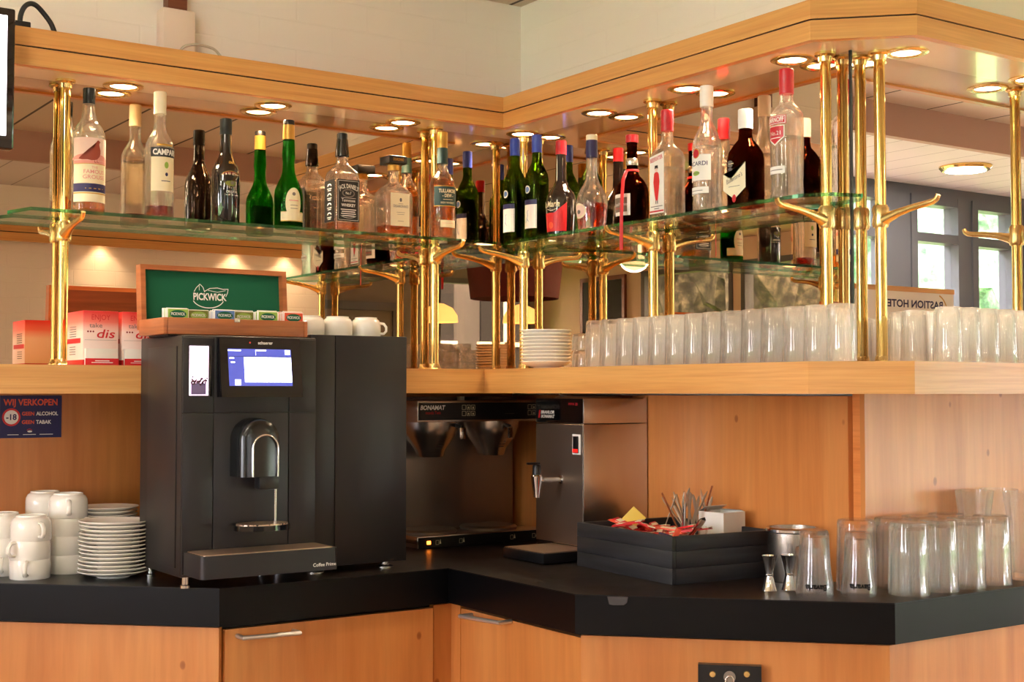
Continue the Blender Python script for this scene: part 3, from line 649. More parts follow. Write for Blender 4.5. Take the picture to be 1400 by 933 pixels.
# spout hood
a, b = on(312, 572, 1, yf - .04), on(383, 651, 1, yf - .055); hx0, hx1, hz1, hz0 = on(308, 600, 1, yf - .0).x + .012, on(384, 600, 1, yf - .055).x, a.z, b.z
cx_, hr = (hx0 + hx1) / 2, (hx1 - hx0) / 2
def arch(cx, r, zb, zt, n=24): return [(cx - r, zb)] + [(cx + r * math.cos(PI - PI * k / n), zt - r + r * math.sin(PI * k / n)) for k in range(n + 1)] + [(cx + r, zb)]
def extr(mb, pts, y0, y1, m, inset=0, zc=None):
    n = len(pts); vs = [(x, y0, z) for x, z in pts] + [(x, y1, z) for x, z in pts]
    mb.add(vs, [list(range(n)), list(range(n, 2 * n))[::-1]] + [[i, (i + 1) % n, n + (i + 1) % n, n + i] for i in range(n)], m)
mb = MB(o)
lay = [(0, hr), (.035, hr), (.05, hr * .97), (.06, hr * .88), (.065, hr * .7)]
rings = [[(x, yf - y_, z) for x, z in arch(cx_, r_, hz0, hz1 - (hr - r_))] for y_, r_ in lay]; n = len(rings[0]); vs = sum(rings, [])
mb.add(vs, [[i * n + k, i * n + (k + 1) % n, (i + 1) * n + (k + 1) % n, (i + 1) * n + k] for i in range(len(rings) - 1) for k in range(n)] + [list(range((len(rings) - 1) * n, len(rings) * n))], 'hood')
mb.build('spout_hood', cm)
ix = on(363, 600, 1, yf - .066).x; ir = on(380, 600, 1, yf - .066).x - ix; itz = on(363, 595, 1, yf - .066).z
mb = MB(o); mb.tube([(x, yf - .067, z) for x, z in arch(ix, ir, hz0, itz)], .0026, 'chrome', 10); mb.build('chrome_arch', cm)
mb = MB(o); mb.box(ix - .012, ix + ir + .006, yf - .062, yf - .03, hz0 - .03, hz0 + .002, 'black', .003); mb.build('spout', cm)
sx = on(376.5, 690, 1, yf - .045).x; pz = on(355, 716, 1, yf - .05).z
mb = MB(o); mb.tube([(sx, yf - .045, hz0 - .02), (sx, yf - .045, pz)], .0034, 'chrome', 12); mb.build('support_rod', cm)
pc = on(358, 716, 1, yf - .05).x; pr = .068
def oval(cx, cy, rx, ry, n=36): return [(cx + rx * math.cos(2 * PI * k / n), cy + ry * math.sin(2 * PI * k / n)) for k in range(n)]
mb = MB(o); mb.prism(oval(pc, yf - .052, pr, .05), pz - .014, pz - .002, 'gloss_black'); mb.prism(oval(pc, yf - .052, pr - .006, .045), pz - .0022, pz + .001, 'grille'); mb.build('cup_platform', cm)
# drip tray
ty = yf - .118; tz1 = .985; tz0 = .934; tx1 = on(463, 760, 1, ty).x
mb = MB(o); 
def rr(x0, x1, y0, y1, r, n=5):
    pts = []
    for cx, cy, a0 in ((x1 - r, y1 - r, 0), (x0 + r, y1 - r, PI / 2), (x0 + r, y0 + r, PI), (x1 - r, y0 + r, 1.5 * PI)):
        pts += [(cx + r * math.cos(a0 + PI / 2 * k / n), cy + r * math.sin(a0 + PI / 2 * k / n)) for k in range(n + 1)]
    return pts
mb.prism(rr(mx0 + .004, tx1, ty, yf - .0005, .012), tz0, tz1, 'anth'); mb.build('drip_tray', cm)
mb = MB(o); mb.prism(rr(mx0 + .012, tx1 - .008, ty + .008, yf - .004, .01), tz1, tz1 + .0015, 'grille'); mb.build('drip_grille', cm)
A_ = Art(); A_.text('Coffee Prime', 0, 0, .0078, 'paper', 2, align='r', bold=.01); mb = MB(o); A_.put(mb, flat((tx1 - .007, ty, tz0 + .010), XW)); mb.build('model_lettering', cm, fix=False)

# milk fridge
fx0, fx1, fy0, fy1 = -1.036, -.763, -.603, -.378
fr = thing('milk_cooler', (-.9, -.5, .9), 'plain black cooler cabinet right of the coffee machine', 'cooler'); o = Vector((-.9, -.5, .9))
mb = MB(o); mb.box(fx0, fx1, fy0 + .02, fy1, .915, 1.492, 'anth', .003); mb.build('housing', fr)
xm = on(458, 600, 1, fy0).x; xr = on(539, 600, 1, fy0).x
mb = MB(o); mb.box(fx0, xm - .0006, fy0, fy0 + .0195, .917, 1.492, 'anth', .0015); mb.box(xm + .0006, fx1, fy0, fy0 + .0195, .917, 1.492, 'anth', .0015); mb.build('door', fr)
for x in (fx0 + .03, fx1 - .045):
    for y in (fy0 + .03, fy1 - .03): MB(o).lathe([(0, 0), (.022, 0), (.022, .004), (.012, .008), (.012, .0155), (0, .0155)], 'steel', (x, y, CT), 20).build('foot', fr)

# ------------------------------------------------------------------ filter brewer
bx0, bx1, by0 = -.545, -.10, -.29
br = thing('filter_coffee_brewer', (-.33, -.2, .9), 'steel twin filter coffee brewer with two hotplates', 'coffee brewer'); o = Vector((-.33, -.2, .9))
mb = MB(o); mb.box(bx0, bx1, -.12, -.065, .93, 1.30, 'steel_dark', .002); mb.build('back_column', br)
mb = MB(o); mb.box(bx0, bx1, by0 + .003, -.065, 1.262, 1.324, 'steel', .002); mb.build('head', br)
mb = MB(o); mb.box(bx0 + .003, bx1 - .003, by0, by0 + .003, 1.268, 1.318, 'black'); mb.build('control_panel', br)
mb = MB(o); mb.box(bx0, bx1, by0 + .003, -.065, .912, .935, 'steel', .002).box(bx0 + .003, bx1 - .003, by0, by0 + .003, .902, .932, 'black').box(bx0, bx1, by0 + .001, -.07, .902, .913, 'steel_dark'); mb.build('base', br)
for x in (-.45, -.235):
    mb = MB(o); mb.lathe([(0, .0), (.085, 0), (.088, .006), (.08, .012), (.045, .010), (0, .010)], 'steel_dark', (x, -.185, .935), 40); mb.build('hotplate', br)
    mb = MB(o); mb.lathe([(0, .0), (.085, 0), (.088, .004), (.086, .010), (0, .012)], 'steel_dark', (x, -.185, 1.324), 40); mb.build('top_lid', br)
    mb = MB(o); mb.lathe([(0, .005), (.034, .005), (.038, 0), (.041, .004), (.046, .02), (.075, .062), (.083, .085), (.085, .105), (.079, .105), (.07, .06), (.04, .02), (0, .012)], 'steel', (x, -.20, 1.158), 44)
    for k in range(3): mb.box(x - .012, x + .012, -.2615 + k * .005, -.258 + k * .005, 1.20 - k * .008, 1.202 - k * .008, 'dark')
    fb = mb.build('filter_basket', br)
    mb = MB(o); hx_ = x + (.045 if x < -.3 else .0); mb.tube([(hx_, -.268, 1.252), (hx_, -.30, 1.247), (hx_, -.305, 1.225)], .006, 'black', 10); mb.box(hx_ - .01, hx_ + .01, -.311, -.303, 1.212, 1.246, 'chrome', .003); mb.build('handle', fb)
mb = MB(o); mb.lathe([(0, 0), (.012, 0), (.012, .012), (0, .012)], 'ivory', (-.345, -.2, 1.324), 16); mb.build('knob', br)
A_ = Art(); s0 = on(583, 558, 1, by0)
A_.text('BONAMAT', .028 + .02, .030, .0125, 'paper', 2, w=.082, shear=.2, bold=.03).text('mondo Twin', .05, .017, .009, 'red', 2, w=.05)
mb = MB(o); A_.put(mb, flat((bx0, by0, 1.268), XW)); mb.build('maker_lettering', br, fix=False); A_ = Art()
for cx in (.155, .39):
    for i in range(3):
        for j in range(2):
            A_.line([(cx + i * .016 - .006, .012 + j * .018), (cx + i * .016 + .006, .012 + j * .018), (cx + i * .016 + .006, .025 + j * .018), (cx + i * .016 - .006, .025 + j * .018), (cx + i * .016 - .006, .012 + j * .018)], .0009, 'cream', 2)
            if i: A_.poly([(cx + i * .016 - .003, .015 + j * .018), (cx + i * .016 + .003, .015 + j * .018), (cx + i * .016, .022 + j * .018)], 'cream', 2)
A_.rect(.30, .016, .335, .0172, 'grey', 2)
mb = MB(o); A_.put(mb, flat((bx0, by0, 1.268), XW)); mb.build('button_symbols', br, fix=False)
A_ = Art()
for cx in (.06, .14, .32, .40): A_.line([(cx, .008), (cx + .01, .008), (cx + .01, .02), (cx, .02), (cx, .008)], .0009, 'cream', 2).poly([(cx + .012, .010), (cx + .018, .010), (cx + .015, .024)], 'cream', 2)
mb = MB(o); A_.put(mb, flat((bx0, by0, .902), XW)); mb.build('switch_symbols', br, fix=False)
mb = MB(o); mb.box(bx0 + .030, bx0 + .042, by0 - .003, by0, .912, .922, 'led', .001); mb.build('power_button', br)

# ------------------------------------------------------------------ hot water boiler
ux0, ux1, uy0, uy1 = -.288, -.065, -.733, -.512
ub = thing('hot_water_boiler', (-.2, -.62, .9), 'tall steel hot water boiler with black front and tap', 'water boiler'); o = Vector((-.2, -.62, .9))
mb = MB(o); mb.box(ux0, ux1, uy0, uy1, .93, 1.262, 'steel', .002); mb.build('body', ub)
mb = MB(o); mb.box(ux0 - .0, ux1, uy0, uy1, 1.2635, 1.332, 'steel', .002); mb.build('top_section', ub)
mb = MB(o); mb.box(ux0 - .002, ux0, uy0 + .002, uy1 - .002, 1.265, 1.331, 'gloss_black'); mb.box(ux0 - .0015, ux0, uy0 + .004, uy1 - .002, .935, 1.26, 'steel_dark'); mb.build('front_panel', ub)
mb = MB(o); mb.lathe([(0, .008), (.07, .008), (.092, .004), (.095, 0), (0, 0)], 'steel', ((ux0 + ux1) / 2 - .01, (uy0 + uy1) / 2, 1.332), 40); mb.tube([(-.24, -.60, 1.336), (-.262, -.585, 1.3445)], .003, 'steel', 8); mb.build('lid', ub)
A_ = Art(); A_.text('BRAVILOR', .026, .024, .0085, 'paper', 2, w=.062, shear=.2, bold=.025, align='l').text('BONAMAT', .026, .0125, .0085, 'paper', 2, w=.062, shear=.2, bold=.025, align='l').poly([(.012, .012), (.02, .012), (.024, .034), (.016, .034)], 'red', 2).text('HWA 20', .195, .048, .0075, 'red', 2, w=.04, align='r')
mb = MB(o); A_.put(mb, flat((ux0 - .002, uy1 - .002, 1.265), (0, -1, 0))); mb.build('maker_lettering', ub, fix=False)
sp0, sp1 = on(785, 598, 0, ux0), on(791, 620, 0, ux0)
mb = MB(o); mb.box(ux0 - .004, ux0, sp0.y + .004, sp1.y - .012, sp1.z - .004, sp0.z + .008, 'paper', .001); mb.box(ux0 - .007, ux0 - .004, sp0.y - .002, sp1.y - .006, sp1.z, sp0.z + .003, 'black', .001); mb.box(ux0 - .008, ux0 - .007, sp0.y - .003, sp1.y - .005, sp1.z + .002, sp1.z + .011, 'redled'); mb.build('rocker_switch', ub)
ty0 = on(768, 656, 0, ux0).y; tz = on(768, 656, 0, ux0).z
mb = MB(o); tx = ux0 - .085
mb.lathe([(0, 0), (.012, 0), (.012, .005), (.007, .006), (.007, .085), (0, .085)], 'chrome', (ux0, ty0, tz), 20, axis=(-1, 0, 0))
mb.lathe([(0, -.045), (.008, -.045), (.009, -.03), (.014, 0), (.0155, .012), (.012, .016), (0, .016)], 'chrome', (tx, ty0, tz), 24)
tp = mb.build('tap', ub)
mb = MB(o); mb.lathe([(0, .016), (.012, .016), (.011, .04), (.009, .044), (0, .044)], 'black', (tx, ty0, tz), 20); mb.box(tx - .03, tx + .008, ty0 - .007, ty0 + .007, tz + .044, tz + .05, 'black', .002); mb.build('lever', tp)
mb = MB(o); mb.box(-.45, ux0 - .001, -.772, -.585, .902, .928, 'black', .002); mb.build('drip_tray', ub)
mb = MB(o); mb.box(-.447, ux0 - .002, -.769, -.588, .928, .9305, 'grille'); mb.build('drip_grille', ub)
mb = MB(o); mb.box(ux0 + .002, ux1 - .002, uy0 + .002, uy1 - .002, .902, .9295, 'black'); mb.build('plinth', ub)
mb = MB((-.1, -.4, 1.1)); mb.tube([(-.075, -.30, 1.09), (-.09, -.36, 1.08), (-.10, -.42, 1.065), (-.085, -.50, 1.06)], .009, 'steel_dark', 10); tag(mb.build('water_pipe'), 'dull metal water pipe between brewer and boiler', 'pipe')

# ------------------------------------------------------------------ black utensil box and its contents
th = math.radians(-4.5)
ub_ = thing('utensil_box', (-.245, -1.045, CT), 'black stained wooden box holding sugar sticks and spoons', 'box', rz=th)
W2, D2, H2 = .155, .205, .112
for (x0, x1, y0, y1) in ((-W2, -W2 + .012, -D2, D2), (W2 - .012, W2, -D2, D2), (-W2 + .0121, W2 - .0121, -D2, -D2 + .012), (-W2 + .0121, W2 - .0121, D2 - .012, D2)):
    MB().box(x0, x1, y0, y1, 0, H2 * .33, 'wood_dark', .0012).box(x0, x1, y0, y1, H2 * .332, H2 * .69, 'wood_dark', .0012).box(x0, x1, y0, y1, H2 * .692, H2, 'wood_dark', .0012).build('side_board', ub_)
MB().box(-W2 + .0121, W2 - .0121, -D2 + .0121, D2 - .0121, .002, .01, 'wood_dark').build('bottom_board', ub_)
rotm = Matrix.Rotation(th, 3, 'Z'); bc = Vector((-.245, -1.045, CT))
def bl(x, y, z): return bc + rotm @ Vector((x, y, z))
# sugar sticks
mb = MB(); L_ = .05
mb.add([(-L_, -.009, 0), (L_, -.009, 0), (L_, .009, 0), (-L_, .009, 0), (-L_ + .008, -.007, .005), (L_ - .008, -.007, .005), (L_ - .008, .007, .005), (-L_ + .008, .007, .005)], [(3, 2, 1, 0), (4, 5, 6, 7), (0, 1, 5, 4), (1, 2, 6, 5), (2, 3, 7, 6), (3, 0, 4, 7)], 'red')
mb.box(-L_ + .001, -L_ + .02, -.0075, .0075, .003, .0056, 'cream'); mb.box(.01, .03, -.0072, .0072, .0045, .0056, 'cream')
st = tag(mb.build('sugar_stick'), 'red and cream paper sugar stick in the pile in the black box', 'sugar stick', 'red sugar sticks heaped in the black box')
mb2 = MB(); mb2.add([(-L_, -.009, 0), (L_, -.009, 0), (L_, .009, 0), (-L_, .009, 0), (-L_ + .008, -.007, .005), (L_ - .008, -.007, .005), (L_ - .008, .007, .005), (-L_ + .008, .007, .005)], [(3, 2, 1, 0), (4, 5, 6, 7), (0, 1, 5, 4), (1, 2, 6, 5), (2, 3, 7, 6), (3, 0, 4, 7)], 'orange')
mb2.box(-.02, .02, -.0072, .0072, .0045, .0056, 'cream')
st2 = tag(mb2.build('sugar_stick'), 'orange and cream paper sugar stick in the pile in the black box', 'sugar stick', 'orange sugar sticks heaped in the black box')
sp = []
MB().box(-W2 + .0125, W2 - .0125, -.18, .19, .0102, .052, 'card').build('insert', ub_)
for k in range(78):
    lay = k // 14; x = random.uniform(-.085, -.0); y = random.uniform(-.13, .145)
    z = .058 + lay * .0115 + random.uniform(0, .003) - .10 * abs(y - .03) * (lay / 6)
    rot = (random.uniform(-.25, .25), random.uniform(-.22, .22), PI / 2 + random.uniform(-.75, .75) + th)
    src = st if k % 3 else st2
    if k < 2: (st, st2)[k].location = bl(x, y, z); (st, st2)[k].rotation_euler = rot
    else: clone(src, bl(x, y, z), rot=rot)
mb = MB(); mb.box(-.022, .022, -.002, .002, 0, .045, 'yellow', .001); q = tag(mb.build('paper_packet'), 'yellow paper packet standing corner up in the sugar sticks', 'packet'); q.location = bl(-.05, .125, .108); q.rotation_euler = (.2, .75, -.6)
mb = MB(); mb.box(-.006, .006, -.005, .005, 0, .05, 'orange', .001); q = tag(mb.build('paper_packet'), 'orange red packet standing at the near corner of the black box', 'packet'); q.location = bl(-.11, -.135, .078); q.rotation_euler = (.1, .45, -.5)
mb = MB(); mb.box(-.02, .02, -.02, .02, 0, .035, 'navy', .002); q = tag(mb.build('sachet_bundle'), 'dark blue bundle of sachets beside the spoons', 'packet'); q.location = bl(-.095, -.10, .07); q.rotation_euler = (.2, .2, .2)
# spoons
mb = MB()
mb.tube([(0, 0, -.075), (0, 0, -.05), (0, .001, 0), (0, .0, .055), (0, -.002, .068)], [.0035, .002, .0028, .0045, .0012], 'spoon', 10, ry=None)
MBS = mb
mb.v = [Vector((q.x * .95, q.y * .4, q.z)) for q in mb.v]
spo = tag(mb.build('teaspoon'), 'steel teaspoon standing handle up in the black box', 'spoon', 'teaspoons standing in the black box')
for k in range(22):
    x = random.uniform(.02, .10); y = random.uniform(-.045, .09)
    lean = random.uniform(-.7, .15)
    p = bl(x, y, .125 + random.uniform(-.01, .012)); rt = (random.uniform(-.4, .5), random.uniform(-.35, .35), random.uniform(0, PI))
    rt = (random.uniform(-.75, .35), random.uniform(-.35, .35), random.uniform(-.6, .6))
    if k == 0: spo.location = p; spo.rotation_euler = rt
    else: clone(spo, p, rot=rt)
mb = MB(); mb.loft([(-.09, .004, .003, 2), (.0, .006, .003, 2), (.05, .0075, .003, 2), (.062, .005, .002, 2), (.065, 0, 0, 2)], 'chrome', 16)
kn = tag(mb.build('butter_knife'), 'shiny broad knife handle rising tallest from the black box', 'knife'); kn.location = bl(.0, -.045, .14); kn.rotation_euler = (.1, -.08, .3)
mb = MB(); mb.loft([(-.09, .004, .003, 2), (.0, .006, .003, 2), (.03, .009, .003, 2), (.045, .008, .002, 2), (.055, 0, 0, 2)], 'chrome', 16)
kn = tag(mb.build('table_spoon'), 'bright spoon tilted to the right beside the white card box', 'spoon'); kn.location = bl(-.03, -.13, .115); kn.rotation_euler = (.85, .3, -.4)
mb = MB(); mb.box(-.004, .004, -.0008, .0008, -.07, .065, 'wood_box', .0006)
kn = tag(mb.build('wooden_stirrer'), 'thin wooden stirrer standing right of the knife handle', 'stirrer'); kn.location = bl(.08, -.03, .15); kn.rotation_euler = (.25, .1, .3)
kn = clone(kn, bl(.02, .03, .135), rot=(-.3, -.35, .5), label='thin wooden stirrer leaning left among the spoons')
# white card box
wb = thing('card_box', (-.14, -1.112, .985), 'open white card box standing in the black utensil box', 'box', rz=.08)
mb = MB(); a_ = .040; hh = .064; t_ = .002
for (x0, x1, y0, y1) in ((-a_, -a_ + t_, -.042, .042), (a_ - t_, a_, -.042, .042), (-a_ + t_, a_ - t_, -.042, -.042 + t_), (-a_ + t_, a_ - t_, .042 - t_, .042)): mb.box(x0, x1, y0, y1, 0, hh, 'card')
mb.box(-a_ + t_, a_ - t_, -.04, .04, 0, .002, 'card'); mb.build('carton', wb)
mb = MB(); mb.add([(-a_, .042, hh), (a_, .042, hh), (a_, .02, hh + .012), (-a_, .02, hh + .012), (-a_, .043, hh), (a_, .043, hh), (a_, .02, hh + .0135), (-a_, .02, hh + .0135)], [(0, 1, 2, 3), (7, 6, 5, 4), (0, 4, 5, 1), (2, 6, 7, 3), (1, 5, 6, 2), (0, 3, 7, 4)], 'card')
mb.add([(a_, .04, hh), (a_, -.04, hh), (a_ - .012, -.04, hh + .004), (a_ - .012, .04, hh + .004)], [(0, 1, 2, 3)], 'paper'); mb.build('flap', wb)

# ------------------------------------------------------------------ counter glassware right
def tumbler(h, rb, rt, tb, wall=.0022, m='clear', seg=36):
    """drinking glass standing on its rim, heavy base up"""
    return MB().lathe([(rb, 0), (rt, h - .004), (rt - .003, h), (0, h), ], m, seg=seg).lathe([(0, h - tb), (rt - wall * 1.6, h - tb - .003), (rb - wall, 0)][::-1][::-1], m, seg=seg)
def inv_glass(name, h, rb, rt, tb, loc, label, cat='glass', group=None, prof=None, seg=36, wall=.0022):
    mb = MB(); p = prof or [(rb, .0), (rb + .0004, .002), ((rb + rt) / 2 + .0006, h * .5), (rt, h - .006), (rt - .002, h - .001), (rt - .006, h), (0, h)]
    inn = [(0, h - tb), (rt - wall * 2, h - tb - .001), (rt - wall - .001, h - tb - .008), ((rb + rt) / 2 - wall, h * .5), (rb - wall, .001), (rb - wall * .6, 0)]
    if prof: inn = [(0, h - tb), (max(.01, prof[-3][0] - wall * 3), h - tb - .001)] + [(r_ - wall, z_) for r_, z_ in prof[:-3][::-1] if z_ < h - tb - .004 and z_ > .0005] + [(prof[0][0] - wall * .8, 0)]
    mb.lathe(p + inn, 'clear', seg=seg, close=True)
    o = mb.build(name); o.location = loc; return tag(o, label, cat, group)
def cpos(px_, py_, r): 
    p = on(px_, py_, 2, CT); d = (p - EYE); d.z = 0; d.normalize(); return p + d * r
def fluted(name, h, rb, rt, tb, loc, label, group=None, nf=14, amp=.0011, wall=.003, seg=84, m='clear'):
    """upturned straight glass: outer wall smooth, inner wall with shallow vertical flutes, thick base on top"""
    outp = [(rb, 0), (rb + .0004, .002), ((rb + rt) / 2 + .0004, h * .5), (rt, h - .007), (rt - .002, h - .001), (rt - .006, h)]
    inn = [(rt - wall * 2.2, h - tb), (rt - wall - .0005, h - tb - .007), ((rb + rt) / 2 - wall, h * .5), (rb - wall, .012), (rb - wall * .6, .0)]
    vs = []; fs = []; P = [(0, h, 0)] + [(r_, z_, 0) for r_, z_ in outp[::-1]] + [(r_, z_, (1 if .01 < z_ < h - tb - .002 else 0)) for r_, z_ in inn[::-1]] + [(0, h - tb + .0, 0)]
    rings = []
    for r_, z_, fl in P:
        if r_ == 0: rings.append([len(vs)]); vs.append((0, 0, z_)); continue
        rings.append(list(range(len(vs), len(vs) + seg))); vs += [((r_ - fl * amp * (.5 + .5 * math.cos(nf * 2 * PI * k / seg))) * math.cos(2 * PI * k / seg), (r_ - fl * amp * (.5 + .5 * math.cos(nf * 2 * PI * k / seg))) * math.sin(2 * PI * k / seg), z_) for k in range(seg)]
    for a, b in zip(rings, rings[1:]):
        for k in range(seg):
            k2 = (k + 1) % seg
            if len(a) == 1: fs.append((a[0], b[k2], b[k]))
            elif len(b) == 1: fs.append((a[k], a[k2], b[0]))
            else: fs.append((a[k], a[k2], b[k2], b[k]))
    mb = MB(); mb.add(vs, fs, m); o = mb.build(name, ang=50); o.location = loc; return tag(o, label, 'glass', group)
hb = [(-.068, -1.637, 'tall upturned glass at the angled counter corner, nearest of its row'), (.034, -1.637, 'tall upturned glass second from the counter corner, front row'), (.132, -1.637, 'tall upturned glass third from the counter corner, front row'), (.228, -1.637, 'tall upturned glass nearest the right picture edge in the front row'),
      (-.118, -1.53, 'tall upturned glass behind the small lettered glasses, leftmost of the tall ones'), (-.012, -1.546, 'tall upturned glass in the rear row behind the corner glass'), (.083, -1.546, 'tall upturned glass in the rear row, third from left'), (.180, -1.546, 'tall upturned glass at the right end of the rear row')]
G1 = None
for x, y, lb_ in hb:
    if G1 is None: G1 = fluted('highball_glass', .160, .045, .0425, .017, (x, y, CT), lb_, 'tall upturned glasses on the counter', nf=12, amp=.0016, wall=.0036)
    else: clone(G1, (x, y, CT), label=lb_)
bp_ = [(.042, 0), (.0425, .004), (.0405, .03), (.037, .048), (.0345, .075), (.032, .136), (.030, .142), (.027, .145), (0, .145)]
for k, (c, lb_) in enumerate((((1114, 818), 'small upturned beer glass left at the counter edge with grey lettering'), ((1174, 817), 'small upturned beer glass with grey lettering next to the tall corner glass'))):
    s_ = 1 if k == 0 else .92
    p = cpos(c[0], c[1], .04 * s_); pr_ = [(r_ * s_, z_ * (1 if k == 0 else .96)) for r_, z_ in bp_]
    og = inv_glass('beer_glass', pr_[-1][1], 0, 0, .016, p, lb_, prof=pr_)
    A_ = Art(); A_.text('Bavaria', 0, .006, .0125, 'edge_black', 4, rot=PI, bold=.04, w=.046)
    mb = MB(); A_.put(mb, curved(.042 * s_, z0=.022)); 
    q = mb.build('lettering', og, fix=False); q.rotation_euler = (0, 0, -.75)
p = Vector((-.215, -1.475, CT)); inv_glass('water_glass', .10, .034, .030, .012, p, 'short upturned glass half hidden behind the two beer glasses')
# upright flared glasses
def up_glass(loc, label, h=.21, rb=.030, rt=.046):
    mb = MB(); mb.lathe([(0, 0), (rb - .002, 0), (rb, .003), (rb + .002, h * .3), (rb + .006, h * .65), (rt, h), (rt - .0018, h), (rb + .004, h * .65), (rb - .0005, h * .3), (rb - .003, .02), (0, .018)], 'clear', seg=36)
    o = mb.build('beer_glass'); o.location = loc; return tag(o, label, 'glass', 'upright flared glasses by the panel')
u_ = up_glass((.285, -1.548, CT), 'upright flared glass with open rim, left one at the back right')
clone(u_, (.38, -1.548, CT), label='upright flared glass with open rim at the right picture edge')
clone(u_, (.345, -1.64, CT), label='upright flared glass nearest the counter edge at far right')
# steel canister
p = cpos(1084, 799, .056)
t = thing('steel_canister', p, 'round brushed steel canister behind the jiggers', 'canister')
MB().lathe([(0, 0), (.056, 0), (.058, .004), (.058, .118), (.060, .120), (.060, .128), (.055, .128), (.055, .122), (0, .120)], 'steel', seg=48).build('body', t)
MB().lathe([(.0605, .116), (.064, .119), (.064, .125), (.0605, .128)], 'chrome', seg=48).build('rim', t)
def jigger(c, label):
    t = thing('jigger', cpos(c[0], c[1], .017), label, 'jigger', 'bar jiggers')
    MB().lathe([(.0175, 0), (.0165, .002), (.0085, .034), (.0085, .037), (.018, .0775), (.0188, .079), (.017, .079), (.0075, .040), (0, .039), (0, .032), (.0075, .031), (.0155, .001)], 'chrome', seg=32, close=True).build('cups', t)
    MB().lathe([(.0092, .033), (.0102, .035), (.0092, .0375)], 'chrome', seg=24).build('waist_ring', t)
jigger((1052, 809), 'steel double jigger standing left beside the black box')
jigger((1079, 808), 'steel double jigger standing right, beside the beer glass')

# ------------------------------------------------------------------ cups and saucers left
def cup(loc, rz, label, group, s=1.0):
    t = thing('coffee_cup', loc, label, 'cup', group, rz)
    h = .062 * s; mb = MB()
    mb.lathe([(.046 * s, 0), (.0475 * s, .002), (.0475 * s, .036 * s), (.0462 * s, .046 * s), (.042 * s, .0535 * s), (.036 * s, .0575 * s), (.0355 * s, .0615 * s), (.033 * s, .0615 * s), (.032 * s, .0585 * s), (0, .0585 * s), (0, .054 * s), (.034 * s, .053 * s), (.0425 * s, .045 * s), (.0445 * s, .03 * s), (.0445 * s, .001)], 'white', seg=40, close=True); mb.build('bowl', t)
    mb = MB(); mb.tube([(0, -.0455 * s, .012 * s), (0, -.058 * s, .012 * s), (0, -.066 * s, .02 * s), (0, -.066 * s, .032 * s), (0, -.058 * s, .042 * s), (0, -.045 * s, .044 * s)], .0042 * s, 'white', 12, ry=.006 * s); mb.build('handle', t)
    return t
c0 = cup((0, 0, 0), 0, 'x', None)
SPACE = .0455
def stack(px_, py_, n, rots, label, group, first=False, yplane=None):
    p = cpos(px_, py_, .047) if yplane is None else Vector((on(px_, py_, 1, yplane).x, yplane, CT))
    names = ['lowest', 'second from below', 'third from below', 'topmost', 'topmost'] if n > 3 else ['lowest', 'middle', 'topmost']
    for k in range(n):
        q = p + Vector((random.uniform(-.001, .001), random.uniform(-.001, .001), k * SPACE))
        nm = 'topmost' if k == n - 1 else names[k]
        clone(c0, q, rots[k], label='%s upturned white cup of the %s' % (nm, label), group=group)
GC = 'upturned white cups stacked on the counter'
stack(41, 794, 3, [-.45, -1.1, .2], 'front stack of three at left', GC)
stack(92, 786, 4, [2.6, .75, .8, -.25], 'taller stack touching the saucers', GC)
stack(3, 789, 3, [-.3, -1.9, -1.2], 'stack cut by the left picture edge', GC)
stack(60, 776, 4, [2, 1.2, 2, 2.2], 'rear stack beside the wooden panel', GC, yplane=-.115)
# cups on the cooler
fz = 1.492
for k, (x, rz_, lb_) in enumerate(((-.985, 2.2, 'small upturned white cup beside the tea chest on the cooler'), (-.905, 2.8, 'small upturned white cup in the middle of the cooler top'), (-.822, .9, 'small upturned white cup with handle to the right on the cooler'))):
    clone(c0, (x, -.49, fz), rz_, label=lb_, group='cups on the cooler'); 
for o_ in [o_ for o_ in bpy.data.objects if o_.get('group') == 'cups on the cooler']: o_.scale = (.82, .82, .86)
for c_ in kids(c0): bpy.data.objects.remove(c_)
bpy.data.objects.remove(c0)
def saucer_mesh(r, h=.016, m='white'):
    mb = MB(); mb.lathe([(0, .004), (r * .38, .004), (r * .4, 0), (r * .46, 0), (r * .5, .004), (r * .75, .008), (r * .97, h - .002), (r, h), (r * .985, h + .0015), (r * .94, h), (r * .7, .0115), (r * .45, .0075), (0, .0075)], m, seg=56); return mb
s0 = tag(saucer_mesh(.085).build('saucer'), 'x', 'saucer')
s0['group'] = 'stacked white saucers on the counter'
p = cpos(156, 792, .042)
for k in range(14):
    loc = p + Vector((random.uniform(-.0025, .0025), random.uniform(-.0025, .0025), k * .0093)); lb_ = 'white saucer inside the taller front stack beside the coffee machine'
    if k == 13: lb_ = 'topmost white saucer of the front stack beside the coffee machine'
    if k == 0: s0.location = loc; s0['label'] = 'lowest white saucer of the front stack beside the coffee machine'
    else: q = clone(s0, loc, label=lb_); q.rotation_euler = (random.uniform(-.006, .006), random.uniform(-.006, .006) + k * .0008, 0)
p = Vector((-1.495, -.215, CT))
p.x = on(146, 690, 1, -.17).x; p.y = -.17
for k in range(16):
    loc = p + Vector((random.uniform(-.002, .002), random.uniform(-.002, .002), k * .0093))
    clone(s0, loc, label='topmost white saucer of the rear stack by the wooden panel' if k == 15 else 'white saucer inside the rear stack by the wooden panel', group='white saucers in the rear stack').scale = (.93, .93, 1)
# plates on the ledge in the corner
LT = 1.415
p0 = tag(saucer_mesh(.073, .02).build('small_plate'), 'lowest white bowl plate of the stack in the corner of the ledge', 'plate', 'white plates stacked on the ledge'); p0.location = (-.27, -.535, LT)
for k in range(1, 10): clone(p0, (-.27 + random.uniform(-.001, .001), -.535, LT + k * .0098), label='topmost white plate of the stack on the ledge corner' if k == 9 else 'white plate inside the stack on the ledge corner')
